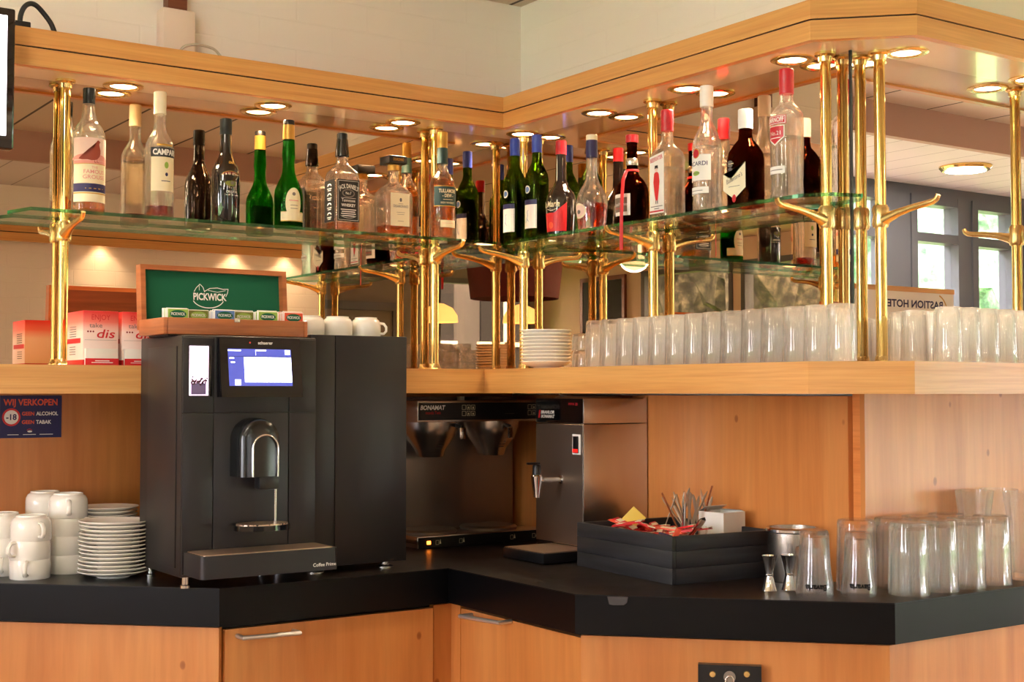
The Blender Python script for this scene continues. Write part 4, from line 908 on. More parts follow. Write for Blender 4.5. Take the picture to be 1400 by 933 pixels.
# low tumblers stacked two high
lg = inv_glass('low_tumbler', .046, .041, .039, .007, (-.27, -.725, LT), 'low glass tumbler under another, right of the white plates', group='low tumblers beside the plates')
clone(lg, (-.27, -.725, LT + .0465), label='low glass tumbler on top of another, right of the white plates')
clone(lg, (-.17, -.69, LT), label='low glass tumbler at the rear behind the stacked pair, lower one'); clone(lg, (-.17, -.69, LT + .0465), label='low glass tumbler at the rear behind the stacked pair, upper one')
# ledge tumblers (right run), three deep
G = 'upturned tumblers massed on the right ledge'
tall = fluted('tumbler', .122, .0315, .029, .012, (-.325, -.84, LT), 'upturned tumbler in the rows on the right ledge, leftmost front one', G, nf=10, amp=.0012, wall=.0026, seg=60, m='glow_glass')
rowsx = [-.328, -.262, -.196]
for j, x in enumerate(rowsx):
    for i in range(14):
        y = -.84 - i * .0645 - (.032 if j == 1 else 0)
        if y < -1.68 or (i == 0 and j == 0): continue
        if pix((x, y, LT))[0] > 1152: continue
        nm = ['front', 'second', 'third'][j]
        clone(tall, (x + random.uniform(-.002, .002), y, LT), label='clear upturned tumbler in the %s row on the ledge under the right glass shelf' % nm, group='upturned tumblers, %s row right of the plates' % nm)
G2 = 'upturned tumblers on the end ledge'
for j, y in enumerate((-1.735, -1.67, -1.605, -1.54)):
    for i in range(8):
        x = .0 + i * .0655 + (.032 if j % 2 else 0) - .05 * (j == 0)
        if pix((x, y, LT))[0] < 1232: continue
        q = clone(tall, (x + random.uniform(-.002, .002), y, LT), label='clear upturned tumbler in the %s row on the ledge before the end mirror' % ['front', 'second', 'third', 'rearmost'][j], group='upturned tumblers, %s row of the end ledge' % ['front', 'second', 'third', 'rearmost'][j])

# ------------------------------------------------------------------ tea chest on the machine
TZ = mz1
tc_ = thing('tea_chest', (-1.225, -.5, TZ), 'open wooden tea chest with green lined lid on the coffee machine', 'tea box'); o = Vector((-1.225, -.5, TZ))
tx0, tx1_, ty0_, ty1_ = -1.41, -1.043, -.60, -.43; tb0, tb1 = TZ + .004, TZ + .043
mb = MB(o)
for (x0, x1, y0, y1) in ((tx0, tx0 + .01, ty0_, ty1_), (tx1_ - .01, tx1_, ty0_, ty1_), (tx0 + .0101, tx1_ - .0101, ty0_, ty0_ + .01), (tx0 + .0101, tx1_ - .0101, ty1_ - .01, ty1_)): mb.box(x0, x1, y0, y1, tb0, tb1, 'wood_box', .002)
mb.box(tx0 + .01, tx1_ - .01, ty0_ + .01, ty1_ - .01, tb0, tb0 + .008, 'wood_box'); mb.build('tray', tc_)
for x in (tx0 + .03, tx1_ - .03): MB(o).box(x - .012, x + .012, ty0_ + .02, ty1_ - .02, TZ, tb0, 'dark').build('foot', tc_)
la_, ra_ = on(192, 361, 1, -.41).x, on(391, 372, 1, -.41).x; lz0, lz1 = TZ + .02, on(192, 361, 1, -.41).z
mb = MB(o); fw_ = .012
def leanbox(mb, x0, x1, z0, z1, y0, y1, m, k=.09):
    vs = [(x, y + (z - lz0) * k, z) for z in (z0, z1) for y in (y0, y1) for x in (x0, x1)]
    mb.add(vs, [(0, 2, 3, 1), (4, 5, 7, 6), (0, 1, 5, 4), (1, 3, 7, 5), (3, 2, 6, 7), (2, 0, 4, 6)], m)
yb_ = -.425
for a4 in ((la_, la_ + fw_, lz0, lz1), (ra_ - fw_, ra_, lz0, lz1), (la_ + fw_, ra_ - fw_, lz1 - fw_, lz1), (la_ + fw_, ra_ - fw_, lz0, lz0 + fw_)): leanbox(mb, *a4, yb_, yb_ + .034, 'wood_box')
leanbox(mb, la_ + fw_, ra_ - fw_, lz0 + fw_, lz1 - fw_, yb_ + .028, yb_ + .034, 'wood_brown'); lid = mb.build('lid', tc_)
mb = MB(o); leanbox(mb, la_ + fw_, ra_ - fw_, lz0 + fw_, lz1 - fw_, yb_ + .022, yb_ + .0275, 'green'); lin_ = mb.build('green_lining', lid)
lc = on(290, 406, 1, -.41); zc_ = lc.z
A_ = Art(); A_.text('Pickwick'.upper(), 0, -.008, .017, 'paper', 3, w=.088, bold=.03)
def arcpts(cx, cy, rx, ry, a0, a1, n=20): return [(cx + rx * math.cos(a0 + (a1 - a0) * k / n), cy + ry * math.sin(a0 + (a1 - a0) * k / n)) for k in range(n + 1)]
A_.line(arcpts(-.005, -.002, .042, .026, PI + .35, 2 * PI - .3), .0022, 'paper', 3)
A_.line([(-.042, .012), (-.036, .022), (-.026, .032), (-.018, .024), (-.014, .012)], .0018, 'paper', 3).line([(-.028, .029), (-.028, .016)], .0014, 'paper', 3)
A_.line([(-.014, .014), (.0, .022), (.02, .024), (.035, .021), (.049, .022), (.047, .012), (.042, .002)], .0018, 'paper', 3).line([(-.005, .017), (.02, .013), (.042, .018)], .0012, 'paper', 3)
mb = MB(o); A_.put(mb, flat((lc.x, yb_ + .0218 + (zc_ - lz0) * .09, zc_), XW, (0, .09, 1))); mb.build('white_emblem', lid, fix=False)
MB(o).box(-1.237, -1.222, ty0_ - .003, ty0_, tb1 - .008, tb1 + .003, 'steel', .001).build('clasp', tc_)
# tea sachets
def sachet(cols, label, group, loc, n):
    t = thing('tea_sachet', loc, label, 'tea sachet', group)
    mb = MB(); mb.box(-.026, .026, -.0012, .0012, 0, .052, 'paper', .001); mb.build('envelope', t)
    A_ = Art(); A_.rect(-.0245, .002, .0245, .0505, cols[0], 1, 1).ell(0, .0385, .02, .0095, cols[1], 2).text('PICKWICK', 0, .0358, .0065, 'paper', 3, w=.034, bold=.02)
    mb = MB(); A_.put(mb, flat((0, -.0014, 0), XW)); mb.build('printed_front', t, fix=False)
    for k in range(1, n): clone(t, (loc[0] + random.uniform(-.0012, .0012), loc[1] + k * .007, loc[2] + random.uniform(-.002, .003)), label=label.replace('front', 'hidden').replace('foremost', 'tea sachet filed behind the foremost'), group=group + ', rear ones')
    return t
zt_ = tb0 + .009
cols_ = [(243, ('lgreen', 'green'), 'light green'), (271, ('olive', 'lgreen'), 'first olive'), (307, ('bluep', 'green'), 'blue'), (333, ('olive', 'lgreen'), 'second olive'), (366, ('lgreen', 'green'), 'yellow green'), (401, ('orange', 'green'), 'orange')]
for px_, cc, nm in cols_:
    rec = .03 if 'olive' in nm else .0
    sachet(cc, 'foremost %s tea sachet in the tea chest' % nm, 'tea sachets in the %s file' % nm, (on(px_, 440, 1, -.585 + rec).x, -.585 + rec, zt_), 6)

# ------------------------------------------------------------------ red and white cartons
def carton(x0, x1, y0, y1, label):
    t = thing('coffee_carton', ((x0 + x1) / 2, (y0 + y1) / 2, LT), label, 'carton', 'red and white cartons on the ledge'); o = t.location.copy()
    H = .134
    MB(o).box(x0, x1, y0, y1, LT, LT + H, 'redfade', .0015).build('carton_body', t)
    w = x1 - x0; A_ = Art()
    A_.text('ENJOY', w / 2, .112, .013, 'red', 2, w=w * .52).text('take', w * .36, .093, .011, 'grey', 2, w=w * .36).text('dis', w * .62, .068, .021, 'red', 3, w=w * .5, shear=.25, bold=.01)
    for k in range(3): A_.ell(w * (.14 + .075 * k), .083, .0022, .0022, 'darkred', 2)
    A_.rect(w * .05, .062, w * .95, .0626, 'grey', 2, 1)
    mb = MB(o); A_.put(mb, flat((x0, y0, LT), XW)); mb.build('printed_front', t, fix=False)
    A_ = Art(); 
    for k in range(5): A_.rect(.02, .095 - k * .006, .075, .097 - k * .006, 'grey', 2, 1)
    A_.rect(.0, .055, .11, .067, 'red', 2, 1)
    for k in range(4): A_.rect(.02, .045 - k * .006, .07, .047 - k * .006, 'grey', 2, 1)
    mb = MB(o); A_.put(mb, flat((x0, y1 - .004, LT), (0, -1, 0))); mb.build('printed_side', t, fix=False)
    mb = MB(o); mb.box(x0 + .004, x1 - .004, y0 - .012, y0 - .0008, LT, LT + .041, 'card', .001); mb.box(x0 + .003, x1 - .003, y0 - .0135, y0 - .0122, LT, LT + .017, 'red'); 
    A_ = Art().rect(w * .3, .010, w * .7, .012, 'paper', 1, 1).rect(w * .2, .006, w * .8, .0075, 'paper', 1, 1); A_.put(mb, flat((x0, y0 - .0136, LT), XW)); mb.build('front_pocket', t)
carton(-1.515, -1.427, -.33, -.2, 'red and white printed carton nearest the left brass post')
carton(-1.418, -1.33, -.33, -.2, 'red and white printed carton half hidden by the tea chest')
# sign on panel
a, b = on(84, 541, 1, -.06), on(84, 598, 1, -.06); sx0_ = -1.642; wS, hS = a.x - sx0_, a.z - b.z
sg = thing('age_limit_sign', ((sx0_ + a.x) / 2, -.061, b.z), 'dark blue age limit sign on the wooden panel at left', 'sign'); o = Vector(sg.location)
MB(o).box(sx0_, a.x, -.0635, -.0605, b.z, a.z, 'navy').build('board', sg)
A_ = Art(); A_.text('WIJ VERKOPEN', wS * .49, hS * .77, hS * .145, 'orange', 1, w=wS * .88, bold=.03)
A_.text('GEEN', wS * .35, hS * .53, hS * .085, 'orange', 1, w=wS * .2, bold=.03, align='l').text('ALCOHOL', wS * .58, hS * .53, hS * .085, 'paper', 1, w=wS * .36, bold=.03, align='l')
A_.text('GEEN', wS * .35, hS * .33, hS * .085, 'orange', 1, w=wS * .2, bold=.03, align='l').text('TABAK', wS * .58, hS * .33, hS * .085, 'paper', 1, w=wS * .25, bold=.03, align='l')
A_.ell(wS * .18, hS * .49, hS * .21, hS * .21, 'red', 1).ell(wS * .18, hS * .49, hS * .165, hS * .165, 'paper', 2).text('-18', wS * .18, hS * .43, hS * .13, 'navy', 3, w=hS * .24, bold=.03)
A_.rect(wS * .12, hS * .07, wS * .3, hS * .085, 'paper', 1, 1).rect(wS * .37, hS * .07, wS * .58, hS * .085, 'paper', 1, 1).rect(wS * .64, hS * .07, wS * .86, hS * .085, 'paper', 1, 1)
A_.text('NIX18', wS * .48, hS * .12, hS * .05, 'paper', 1) if False else A_.ell(wS * .48, hS * .15, .006, .0025, 'paper', 1).line(arcpts(wS * .475, hS * .17, .006, .004, .2, PI), .0015, 'red', 2)
mb = MB(o); A_.put(mb, flat((sx0_, -.0636, b.z), XW)); mb.build('printed_front', sg, fix=False)

def smooth(P, n=6):
    P = [Vector(p) for p in P]; out = []
    for i in range(len(P) - 1):
        a, b, c, d = P[max(i - 1, 0)], P[i], P[i + 1], P[min(i + 2, len(P) - 1)]
        for k in range(n):
            t = k / n; out.append(.5 * ((2 * b) + (c - a) * t + (2 * a - 5 * b + 4 * c - d) * t * t + (3 * b - a - 3 * c + d) * t ** 3))
    return out + [P[-1]]
# ------------------------------------------------------------------ wall items and screen
a, b = on(213, 68, 1, .05), on(258, 22, 1, .05)
jb = thing('junction_box', ((a.x + b.x) / 2, .03, a.z - .01), 'white plastic junction box on the brick wall above the pelmet', 'junction box'); o = Vector(jb.location)
MB(o).box(a.x, b.x, -.005, .049, a.z - .03, b.z, 'pvc', .005).build('cover', jb)
MB(o).box(a.x + .02, b.x - .02, 0.01, .049, b.z, CE - .002, 'wood_brown').build('cable_duct', jb)
mb = MB((a.x, 0, 2.26)); q = [on(x, y, 1, -.05) for x, y in ((245, 72), (252, 64), (268, 61), (290, 66), (300, 75), (306, 84))]; mb.tube(smooth(q), .004, 'wcable', 8); tag(mb.build('cable'), 'thin beige cable arching over the pelmet beside the junction box', 'cable')
mb = MB((-1.6, -.1, 2.26)); q = [on(x, y, 1, -.17 + .03) for x, y in ((27, 40), (28, 22), (33, 10), (41, 5), (50, 8), (61, 20), (70, 33), (75, 46))]; mb.tube(smooth(q), .0065, 'cable', 10); tag(mb.build('cable'), 'black cable looping over the pelmet at far left', 'cable')
q = on(31, 38, 1, -.15); mb = MB(q); mb.box(q.x - .025, q.x + .018, -.16, -.12, 2.2625, 2.285, 'black', .003); tag(mb.build('power_plug'), 'black plug lying on the pelmet by the cable', 'plug')
ys = -.30; a, b = on(22, 12, 1, ys), on(20, 205, 1, ys); tv = thing('wall_screen', (a.x - .3, ys, b.z), 'bright flat screen cut off at the upper left', 'screen'); o = Vector(tv.location)
MB(o).box(a.x - .62, a.x, ys, ys + .035, b.z, a.z, 'gloss_black', .006).build('housing', tv)
MB(o).box(a.x - .595, a.x - .020, ys - .0012, ys, b.z + .032, a.z - .02, 'tv').build('lit_panel', tv)
MB(o).box(a.x - .38, a.x - .24, ys + .035, -.171, b.z + .25, a.z - .02, 'black').build('wall_bracket', tv)

# ------------------------------------------------------------------ bottles
def bottle(loc, rz, label, prof, glass, wall=.003, liquid=None, level=0, cap=None, capm='black', arts=(), neck=None, neckm=None, opaque=False, group=None, extra=None, name='liquor_bottle'):
    """prof: list (z,hx,hy,n) outer; arts: list of (part, Art, mapper)"""
    t = thing(name, loc, label, 'bottle', group, rz)
    mb = MB()
    if opaque: mb.loft([(prof[0][0], 0, 0, 2)] + prof + [(prof[-1][0], 0, 0, 2)], glass)
    else:
        inn = [(max(z_, .007), hx - wall, hy - wall, n_) for z_, hx, hy, n_ in prof[::-1]]
        inn = [q for q in inn if q[0] > .0069]; inn[-1] = (.007, inn[-1][1] - .002, inn[-1][2] - .002, inn[-1][3])
        mb.loft([(0, 0, 0, 2)] + prof + inn + [(.009, 0, 0, 2)], glass)
    mb.build('glass_body', t)
    if liquid:
        lp = [(.0075 if z_ < .0075 else z_, hx - wall - .0005, hy - wall - .0005, n_) for z_, hx, hy, n_ in prof if z_ < level]
        k = len([1 for q in prof if q[0] < level]); z_a, z_b = prof[k - 1], prof[min(k, len(prof) - 1)]; f_ = (level - z_a[0]) / max(1e-6, z_b[0] - z_a[0])
        lp.append((level, z_a[1] + (z_b[1] - z_a[1]) * f_ - wall - .0005, z_a[2] + (z_b[2] - z_a[2]) * f_ - wall - .0005, z_a[3]))
        lp = [q for i, q in enumerate(lp) if i == 0 or q[0] > lp[i - 1][0] + .0002]; lp[0] = (.0095, lp[0][1] - .002, lp[0][2] - .002, lp[0][3])
        mb = MB(); mb.loft([(.0095, 0, 0, 2)] + lp + [(level, 0, 0, 2)], liquid); mb.build('liquid', t)
    if neck: mb = MB(); mb.loft(neck, neckm); mb.build('neck_foil', t)
    if cap: mb = MB(); mb.loft([(cap[0][0], 0, 0, 2)] + cap + [(cap[-1][0], 0, 0, 2)], capm); mb.build('cap', t)
    for nm, A_, f in arts: mb = MB(); A_.put(mb, f); mb.build(nm, t, fix=False)
    if extra: extra(t)
    return t
def rnd(zr): return [(z_, r_, r_, 2) for z_, r_ in zr]
def capr(z0, z1, r): return [(z0, r, r, 2), (z0 + .0015, r + .0004, r + .0004, 2), (z0 + (z1 - z0) * .3, r, r, 2), (z0 + (z1 - z0) * .32, r + .0006, r + .0006, 2), (z1 - .002, r + .0003, r + .0003, 2), (z1, r - .0015, r - .0015, 2)]
def LPx(px_, py_, d=.1): p = on(px_, py_, 1, -d); return (p.x, -d, GT + .0003), p.z - GT
def RPx(px_, py_, d=.1): p = on(px_, py_, 0, -d); return (-d, p.y, GT + .0003), p.z - GT
C_ = curved
# 1 blended whisky with bird label
loc, H = LPx(122, 121); r0 = .0425
A1 = Art().rect(-.055, 0, .055, .168, 'cream', 0, 20).rect(-.055, .105, .055, .168, 'lpink', 1, 20)
A1.ell(-.005, .108, .058, .018, 'pink', 2, a0=0, a1=PI).rect(-.055, .10, .055, .108, 'pink', 2, 20)
bird = [(-.038, .1125), (-.026, .117), (-.016, .123), (-.008, .131), (-.001, .1375), (.004, .143), (.0065, .150), (.007, .156), (.0095, .1605), (.0135, .162), (.0165, .159), (.0200, .157), (.0165, .1555), (.0155, .150), (.0175, .143), (.0195, .135), (.0195, .127), (.0165, .119), (.011, .1125), (.004, .109), (-.005, .108), (-.015, .110), (-.028, .1095)]
A1.poly(bird, 'bird', 3).line([(.004, .111), (.003, .103), (.008, .1025)], .0012, 'bird', 3).line([(.009, .112), (.010, .104), (.014, .103)], .0012, 'bird', 3)
A1.rect(-.055, .0985, .055, .1, 'gold', 3, 20).text('THE', .004, .087, .0065, 'pink', 2).text('FAMOUS', .004, .074, .010, 'pink', 2, w=.056, bold=.01).text('GROUSE', .004, .060, .010, 'pink', 2, w=.060, bold=.01)
A1.rect(-.055, .026, .055, .048, 'navy', 1, 20).rect(-.055, .021, .055, .024, 'gold', 1, 20).rect(-.02, .034, .03, .036, 'gold', 2, 4)
bottle(loc, 0, 'clear whisky bottle with a red brown bird label, first from left', rnd([(0, .038), (.004, .0415), (.01, r0), (.20, r0), (.212, .041), (.228, .035), (.240, .026), (.252, .020), (.268, .0165), (.30, .0145), (H - .012, .0143)]), 'bclear', liquid='lamber', level=.055, cap=capr(H - .042, H, .0155), capm='black', arts=[('label', A1, C_(r0, z0=.028))])
# 2 aperitif
loc, H = LPx(219, 126); r0 = .0385
A2 = Art().rect(-.036, .0, .036, .112, 'cream', 0, 16).rect(-.037, .092, .042, .118, 'black', 1, 16).line([(-.037, .0935), (.042, .0935)], .001, 'gold', 2).text('CAMPARI', .003, .098, .0145, 'paper', 2, w=.068, bold=.045).rect(-.02, .122, .026, .127, 'gold', 1, 8).ell(.006, .045, .004, .005, 'navy', 2).ell(.006, .07, .006, .009, 'lgreen', 1).rect(-.008, .026, .018, .028, 'navy', 1, 4)
bottle(loc, 0, 'clear aperitif bottle, black name band and red rest of liquid', rnd([(0, .036), (.005, r0), (.19, r0), (.205, .0365), (.222, .029), (.238, .019), (.25, .0155), (H - .012, .0145)]), 'bclear', liquid='lred', level=.034, cap=capr(H - .062, H, .0165), capm='ivory', arts=[('label', A2, C_(r0, z0=.073))])
# 3 cream liqueur
loc, H = LPx(309, 163); r0 = .039
A3 = Art().line(arcpts(.0, .045, .036, .036, .5, PI - .5), .021, 'gold', 0).line(arcpts(.0, .045, .036, .036, .52, PI - .52), .018, 'darkred', 1).text('BAILEYS', 0, .076, .011, 'cream', 2, w=.046, arc=.05, bold=.02)
A3.ell(.002, .058, .024, .015, 'cream', 2).ell(.0, .058, .016, .009, 'olive', 3).ell(.004, .0585, .006, .005, 'grey', 4).text('ORIGINAL', .004, .030, .007, 'paper', 2, w=.034).rect(-.014, .024, .024, .0255, 'paper', 2, 4)
A3b = Art().text('88', .004, 0, .011, 'gold', 1, bold=.03)
bottle(loc, 0, 'black cream liqueur bottle with arched red name label', rnd([(0, .037), (.005, r0), (.105, .040), (.130, .0405), (.15, .037), (.17, .029), (.186, .021), (.20, .017), (.24, .0155), (H - .01, .0153)]), 'bdark', opaque=True, cap=capr(H - .045, H, .0165), capm='black', arts=[('label', A3, C_(r0, z0=.053)), ('year_mark', A3b, C_(.03, z0=.162))])
# 4 green bottle
loc, H = LPx(395, 165); r0 = .0405
A4 = Art().ell(-.006, .052, .024, .044, 'cream', 1).rect(-.044, .0, .044, .028, 'cream', 0, 16).rect(-.044, .0, .044, .0022, 'gold', 2, 16).ell(-.006, .078, .005, .005, 'grey', 2).rect(-.02, .058, .008, .061, 'pink', 2, 4).rect(-.016, .045, .006, .0465, 'grey', 2, 4).rect(-.016, .036, .006, .0375, 'grey', 2, 4).rect(-.044, .0255, .044, .0275, 'gold', 0, 16)
bottle(loc, .1, 'green bottle with cream oval label and gold neck foil', rnd([(0, .037), (.005, r0), (.095, .0408), (.112, .0385), (.13, .031), (.15, .0215), (.165, .0175), (.19, .0162), (.21, .0185), (.235, .0172), (H - .01, .0150)]), 'bgreen', liquid='ldark', level=.085, cap=rnd([(H - .014, .0160), (H - .003, .0162), (H, .0145)]), capm='black', neck=rnd([(H - .056, .0172), (H - .05, .0174), (H - .014, .0162)]), neckm='gold', arts=[('label', A4, C_(r0, z0=.018))])
# 5 square whiskey, black label
loc, H = LPx(468, 183); hx = .0395
A5 = Art().rect(-.036, 0, .036, .122, 'black', 0, 1)
def border(A, x0, z0, x1, z1, m, w=.0012, l=2): return A.line([(x0, z0), (x1, z0), (x1, z1), (x0, z1), (x0, z0)], w, m, l)
border(A5, -.0325, .004, .0325, .118, 'paper', .0009)
A5.text("JACK DANIEL'S", 0, .097, .0125, 'paper', 2, w=.060, arc=.06, bold=.015).ell(0, .082, .021, .0125, 'grey', 1).ell(0, .082, .017, .009, 'black', 2).text('No.7', 0, .0785, .008, 'paper', 3, w=.018).line([(-.024, .068), (.024, .068)], .0008, 'paper', 2)
A5.text('Tennessee', 0, .057, .009, 'paper', 2, w=.044, bold=.0).text('WHISKEY', 0, .043, .0085, 'paper', 2, w=.046, bold=.02)
for k, w_ in enumerate((.05, .044, .048, .04)): A5.rect(-w_ / 2, .033 - k * .006, w_ / 2, .0355 - k * .006, 'paper', 2, 1)
A5.line(arcpts(0, .02, .026, .010, PI + .3, 2 * PI - .3), .001, 'paper', 2)
A5s = Art().rect(-.032, 0, .032, .122, 'black', 0, 1)
for k in range(4): A5s.line(arcpts(.0, .018 + k * .028, .012, .008, .2, PI - .2), .0028, 'paper', 2).rect(-.014, .012 + k * .028, .014, .0135 + k * .028, 'paper', 2, 1).rect(-.010, .007 + k * .028, .010, .0085 + k * .028, 'paper', 2, 1)
sq = 9
bottle(loc, 0, 'square clear whiskey bottle with black label and black neck', [(0, .036, .036, 5), (.004, .039, .039, sq), (.008, hx, hx, sq), (.165, hx, hx, sq), (.178, .037, .037, 6), (.190, .028, .028, 3.2), (.202, .019, .019, 2.2), (.215, .017, .017, 2), (H - .01, .0145, .0145, 2)], 'bclear', liquid='lamber', level=.028, cap=capr(H - .018, H, .0155), capm='black', neck=rnd([(H - .068, .0205), (H - .06, .0205), (H - .02, .0165), (H - .018, .0165)]), neckm='gloss_black', arts=[('label', A5, flat((0, -hx - .0008, .030), (1, 0, 0))), ('side_label', A5s, flat((-hx - .0008, 0, .030), (0, -1, 0)))])
# 6 amaretto
loc, H = LPx(538, 215); hx = .049
A6 = Art().rect(-.034, 0, .030, .098, 'cream', 0, 1).text('DISARONNO', 0, .055, .008, 'navy', 2, w=.05).ell(0, .078, .004, .006, 'grey', 2).rect(-.008, .066, .008, .067, 'grey', 2, 1).rect(-.014, .04, .014, .041, 'grey', 2, 1).rect(-.012, .034, .012, .035, 'grey', 2, 1).rect(-.01, .014, .01, .015, 'grey', 2, 1)
A6c = Art().text('DISARONNO', 0, -.0035, .008, 'gold', 1, w=.036, bold=.02)
def ex6(t):
    mb = MB(); mb.box(-.031, .031, -.031, .031, H - .024, H, 'black', .003); A6c.put(mb, flat((0, -.0311, H - .012), XW)); mb.build('square_stopper', t)
bottle(loc, 0, 'wide square liqueur bottle with cream label and square black stopper', [(0, .045, .040, 4), (.006, hx, .043, 6), (.118, hx, .043, 6), (.132, .047, .041, 4.5), (.146, .038, .033, 3.2), (.156, .024, .022, 2.4), (.166, .0165, .0165, 2), (H - .03, .0155, .0155, 2)], 'bclear', liquid='lamber', level=.030, cap=capr(H - .042, H - .0245, .0178), capm='gold', arts=[('label', A6, flat((0, -.0446, .028), XW))], extra=ex6)
# 7 irish whiskey
loc, H = LPx(605, 181, .11); r0 = .040
A7 = Art().rect(-.045, .0, .045, .062, 'teal', 0, 18).rect(-.045, -.001, .045, .0015, 'gold', 1, 18).rect(-.045, .060, .045, .062, 'gold', 1, 18).text('TULLAMORE', 0, .041, .011, 'cream', 2, w=.058, bold=.03).text('- DEW -', 0, .027, .010, 'cream', 2, w=.036, bold=.03).rect(-.016, .019, .016, .0205, 'cream', 2, 4).text('IRISH WHISKEY', 0, .007, .006, 'cream', 2, w=.046, bold=.01)
A7b = Art().rect(-.024, -.065, .030, -.043, 'cream', 0, 10).rect(-.018, -.053, .022, -.052, 'pink', 1, 4)
bottle(loc, -.1, 'amber whiskey bottle with dark green label, last on the left shelf', rnd([(0, .037), (.005, r0), (.165, .0405), (.180, .038), (.194, .030), (.206, .021), (.222, .0165), (H - .01, .0142)]), 'bclear', liquid='lamber', level=.185, cap=capr(H - .05, H, .0158), capm='gold', neck=rnd([(H - .098, .0178), (H - .09, .0172), (H - .05, .0162)]), neckm='teal', arts=[('label', A7, C_(r0 + .0005, z0=.100)), ('lower_label', A7b, C_(r0 + .0005, z0=.100))])
RZ = -PI / 2
# 8, 9 wine
for k, (px_, py_, lab) in enumerate(((704, 190, 'green wine bottle with blue cap nearest the inner corner'), (734, 185, 'green wine bottle with blue cap left of the dark red-capped bottle'))):
    loc, H = RPx(px_, py_, .105 + .0 * k); r0 = .0365
    A8 = Art().rect(-.034, 0, .034, .088, 'paper', 0, 14).rect(-.034, .073, .034, .088, 'navy', 1, 14).line([(-.032, .002), (.032, .002), (.032, .071), (-.032, .071), (-.032, .002)], .0008, 'navy', 1)
    A8.line([(-.006, .018), (0, .03), (.004, .042), (.001, .052), (.006, .056)], .0016, 'bluep', 2).line([(0, .03), (.007, .02)], .0014, 'bluep', 2)
    A8b = Art().ell(0, 0, .012, .012, 'paper', 0).ell(0, 0, .009, .009, 'bluep', 1)
    bottle(loc, RZ, lab, rnd([(0, .034), (.005, r0), (.19, r0), (.205, .034), (.222, .026), (.238, .018), (.25, .0148), (H - .01, .0142)]), 'bgreen2', liquid='ldark', level=.165 if k else .17, cap=capr(H - .055, H, .0155), capm='blue', arts=[('label', A8, C_(r0, z0=.035)), ('round_mark', A8b, C_(r0, z0=.155))], name='wine_bottle')
# 10 coffee liqueur
loc, H = RPx(767, 193, .11); r0 = .0375
A10 = Art().text('Tia Maria', 0, .0, .018, 'cream', 2, w=.075, shear=.2, bold=.02).line([(-.006, -.006), (.01, -.012), (.028, -.006)], .0014, 'cream', 2)
A10r = Art().rect(-.058, 0, .058, .055, 'red', 0, 24).poly([(-.058, .055), (.02, .055), (.058, .085), (.058, .054)], 'red', 0).ell(.006, .018, .010, .010, 'orange', 1)
pr10 = [(0, .036), (.004, .041), (.06, .0445), (.105, .046), (.122, .043), (.138, .033), (.152, .022), (.168, .017), (H - .01, .0148)]
def rf(z_):
    for (a, b), (c, d) in zip(pr10, pr10[1:]):
        if a <= z_ <= c: return b + (d - b) * (z_ - a) / (c - a)
    return .04
bottle(loc, RZ, 'dark bottle with red skirt label and script name, red cap', rnd(pr10), 'bdark', opaque=True, cap=capr(H - .042, H, .0162), capm='redcap', arts=[('label', A10r, C_(.044, z0=.012, rfun=rf)), ('script_lettering', A10, C_(.045, z0=.085, rfun=rf))])
# 11 round clear bottle with orange red rest
loc, H = RPx(809, 185, .12); pr11 = [(0, .034), (.004, .039), (.04, .043), (.075, .046), (.1, .0435), (.118, .036), (.134, .025), (.148, .019), (.165, .0165), (.20, .0155), (H - .01, .015)]
A11 = Art().ell(.0, .0, .027, .022, 'cream', 0).ell(0, 0, .022, .017, 'lpink', 1).ell(.0, -.003, .008, .006, 'grey', 2)
def rf11(z_):
    for (a, b), (c, d) in zip(pr11, pr11[1:]):
        if a <= z_ <= c: return b + (d - b) * (z_ - a) / (c - a)
    return .04
bottle(loc, RZ - .1, 'round shouldered clear bottle holding orange red liqueur, gold cap', rnd(pr11), 'bclear', liquid='lorange', level=.078, cap=rnd([(H - .016, .0165), (H - .002, .0168), (H, .015)]), capm='ivory', neck=rnd([(H - .066, .0168), (H - .06, .017), (H - .044, .0168), (H - .016, .0165)]), neckm='navy', arts=[('label', A11, C_(.043, z0=.055, rfun=rf11))])
# 12 orange liqueur with ribbon
loc, H = RPx(864, 185, .115); pr12 = [(0, .040), (.005, .044), (.045, .047), (.085, .0465), (.108, .042), (.124, .033), (.136, .022), (.148, .0165), (.17, .0148), (H - .01, .0148)]
A12 = Art().rect(-.036, 0, .036, .060, 'paper', 0, 12).rect(-.024, .010, .027, .050, 'taupe', 1, 12).text('Grand Marnier', .003, .027, .009, 'paper', 2, w=.052).text('CORDON ROUGE', -.004, .018, .005, 'red', 2, w=.04)
def rf12(z_):
    for (a, b), (c, d) in zip(pr12, pr12[1:]):
        if a <= z_ <= c: return b + (d - b) * (z_ - a) / (c - a)
    return .045
def ex12(t):
    mb = MB(); mb.lathe([(.0185, .148), (.0195, .151), (.0185, .154)], 'red', seg=24)
    P = [(.0, -.0195, .15), (.012, -.032, .143), (.022, -.05, .12), (.026, -.057, .08), (.026, -.0595, .03), (.026, -.0605, -.02), (.026, -.0605, -.075)]
    mb.tube(P, .0012, 'red', 8, ry=.0048); mb.build('ribbon', t)
    mb = MB(); mb.lathe([(.0162, .165), (.0175, .168), (.0175, .182), (.0162, .185)], 'steel', seg=24); mb.build('neck_seal', t)
bottle(loc, RZ, 'brown liqueur bottle with square label and hanging red ribbon', rnd(pr12), 'bbrown', liquid='lbrown', level=.105, cap=capr(H - .022, H, .0175), capm='redcap', arts=[('label', A12, C_(.047, z0=.022, rfun=rf12))], extra=ex12)
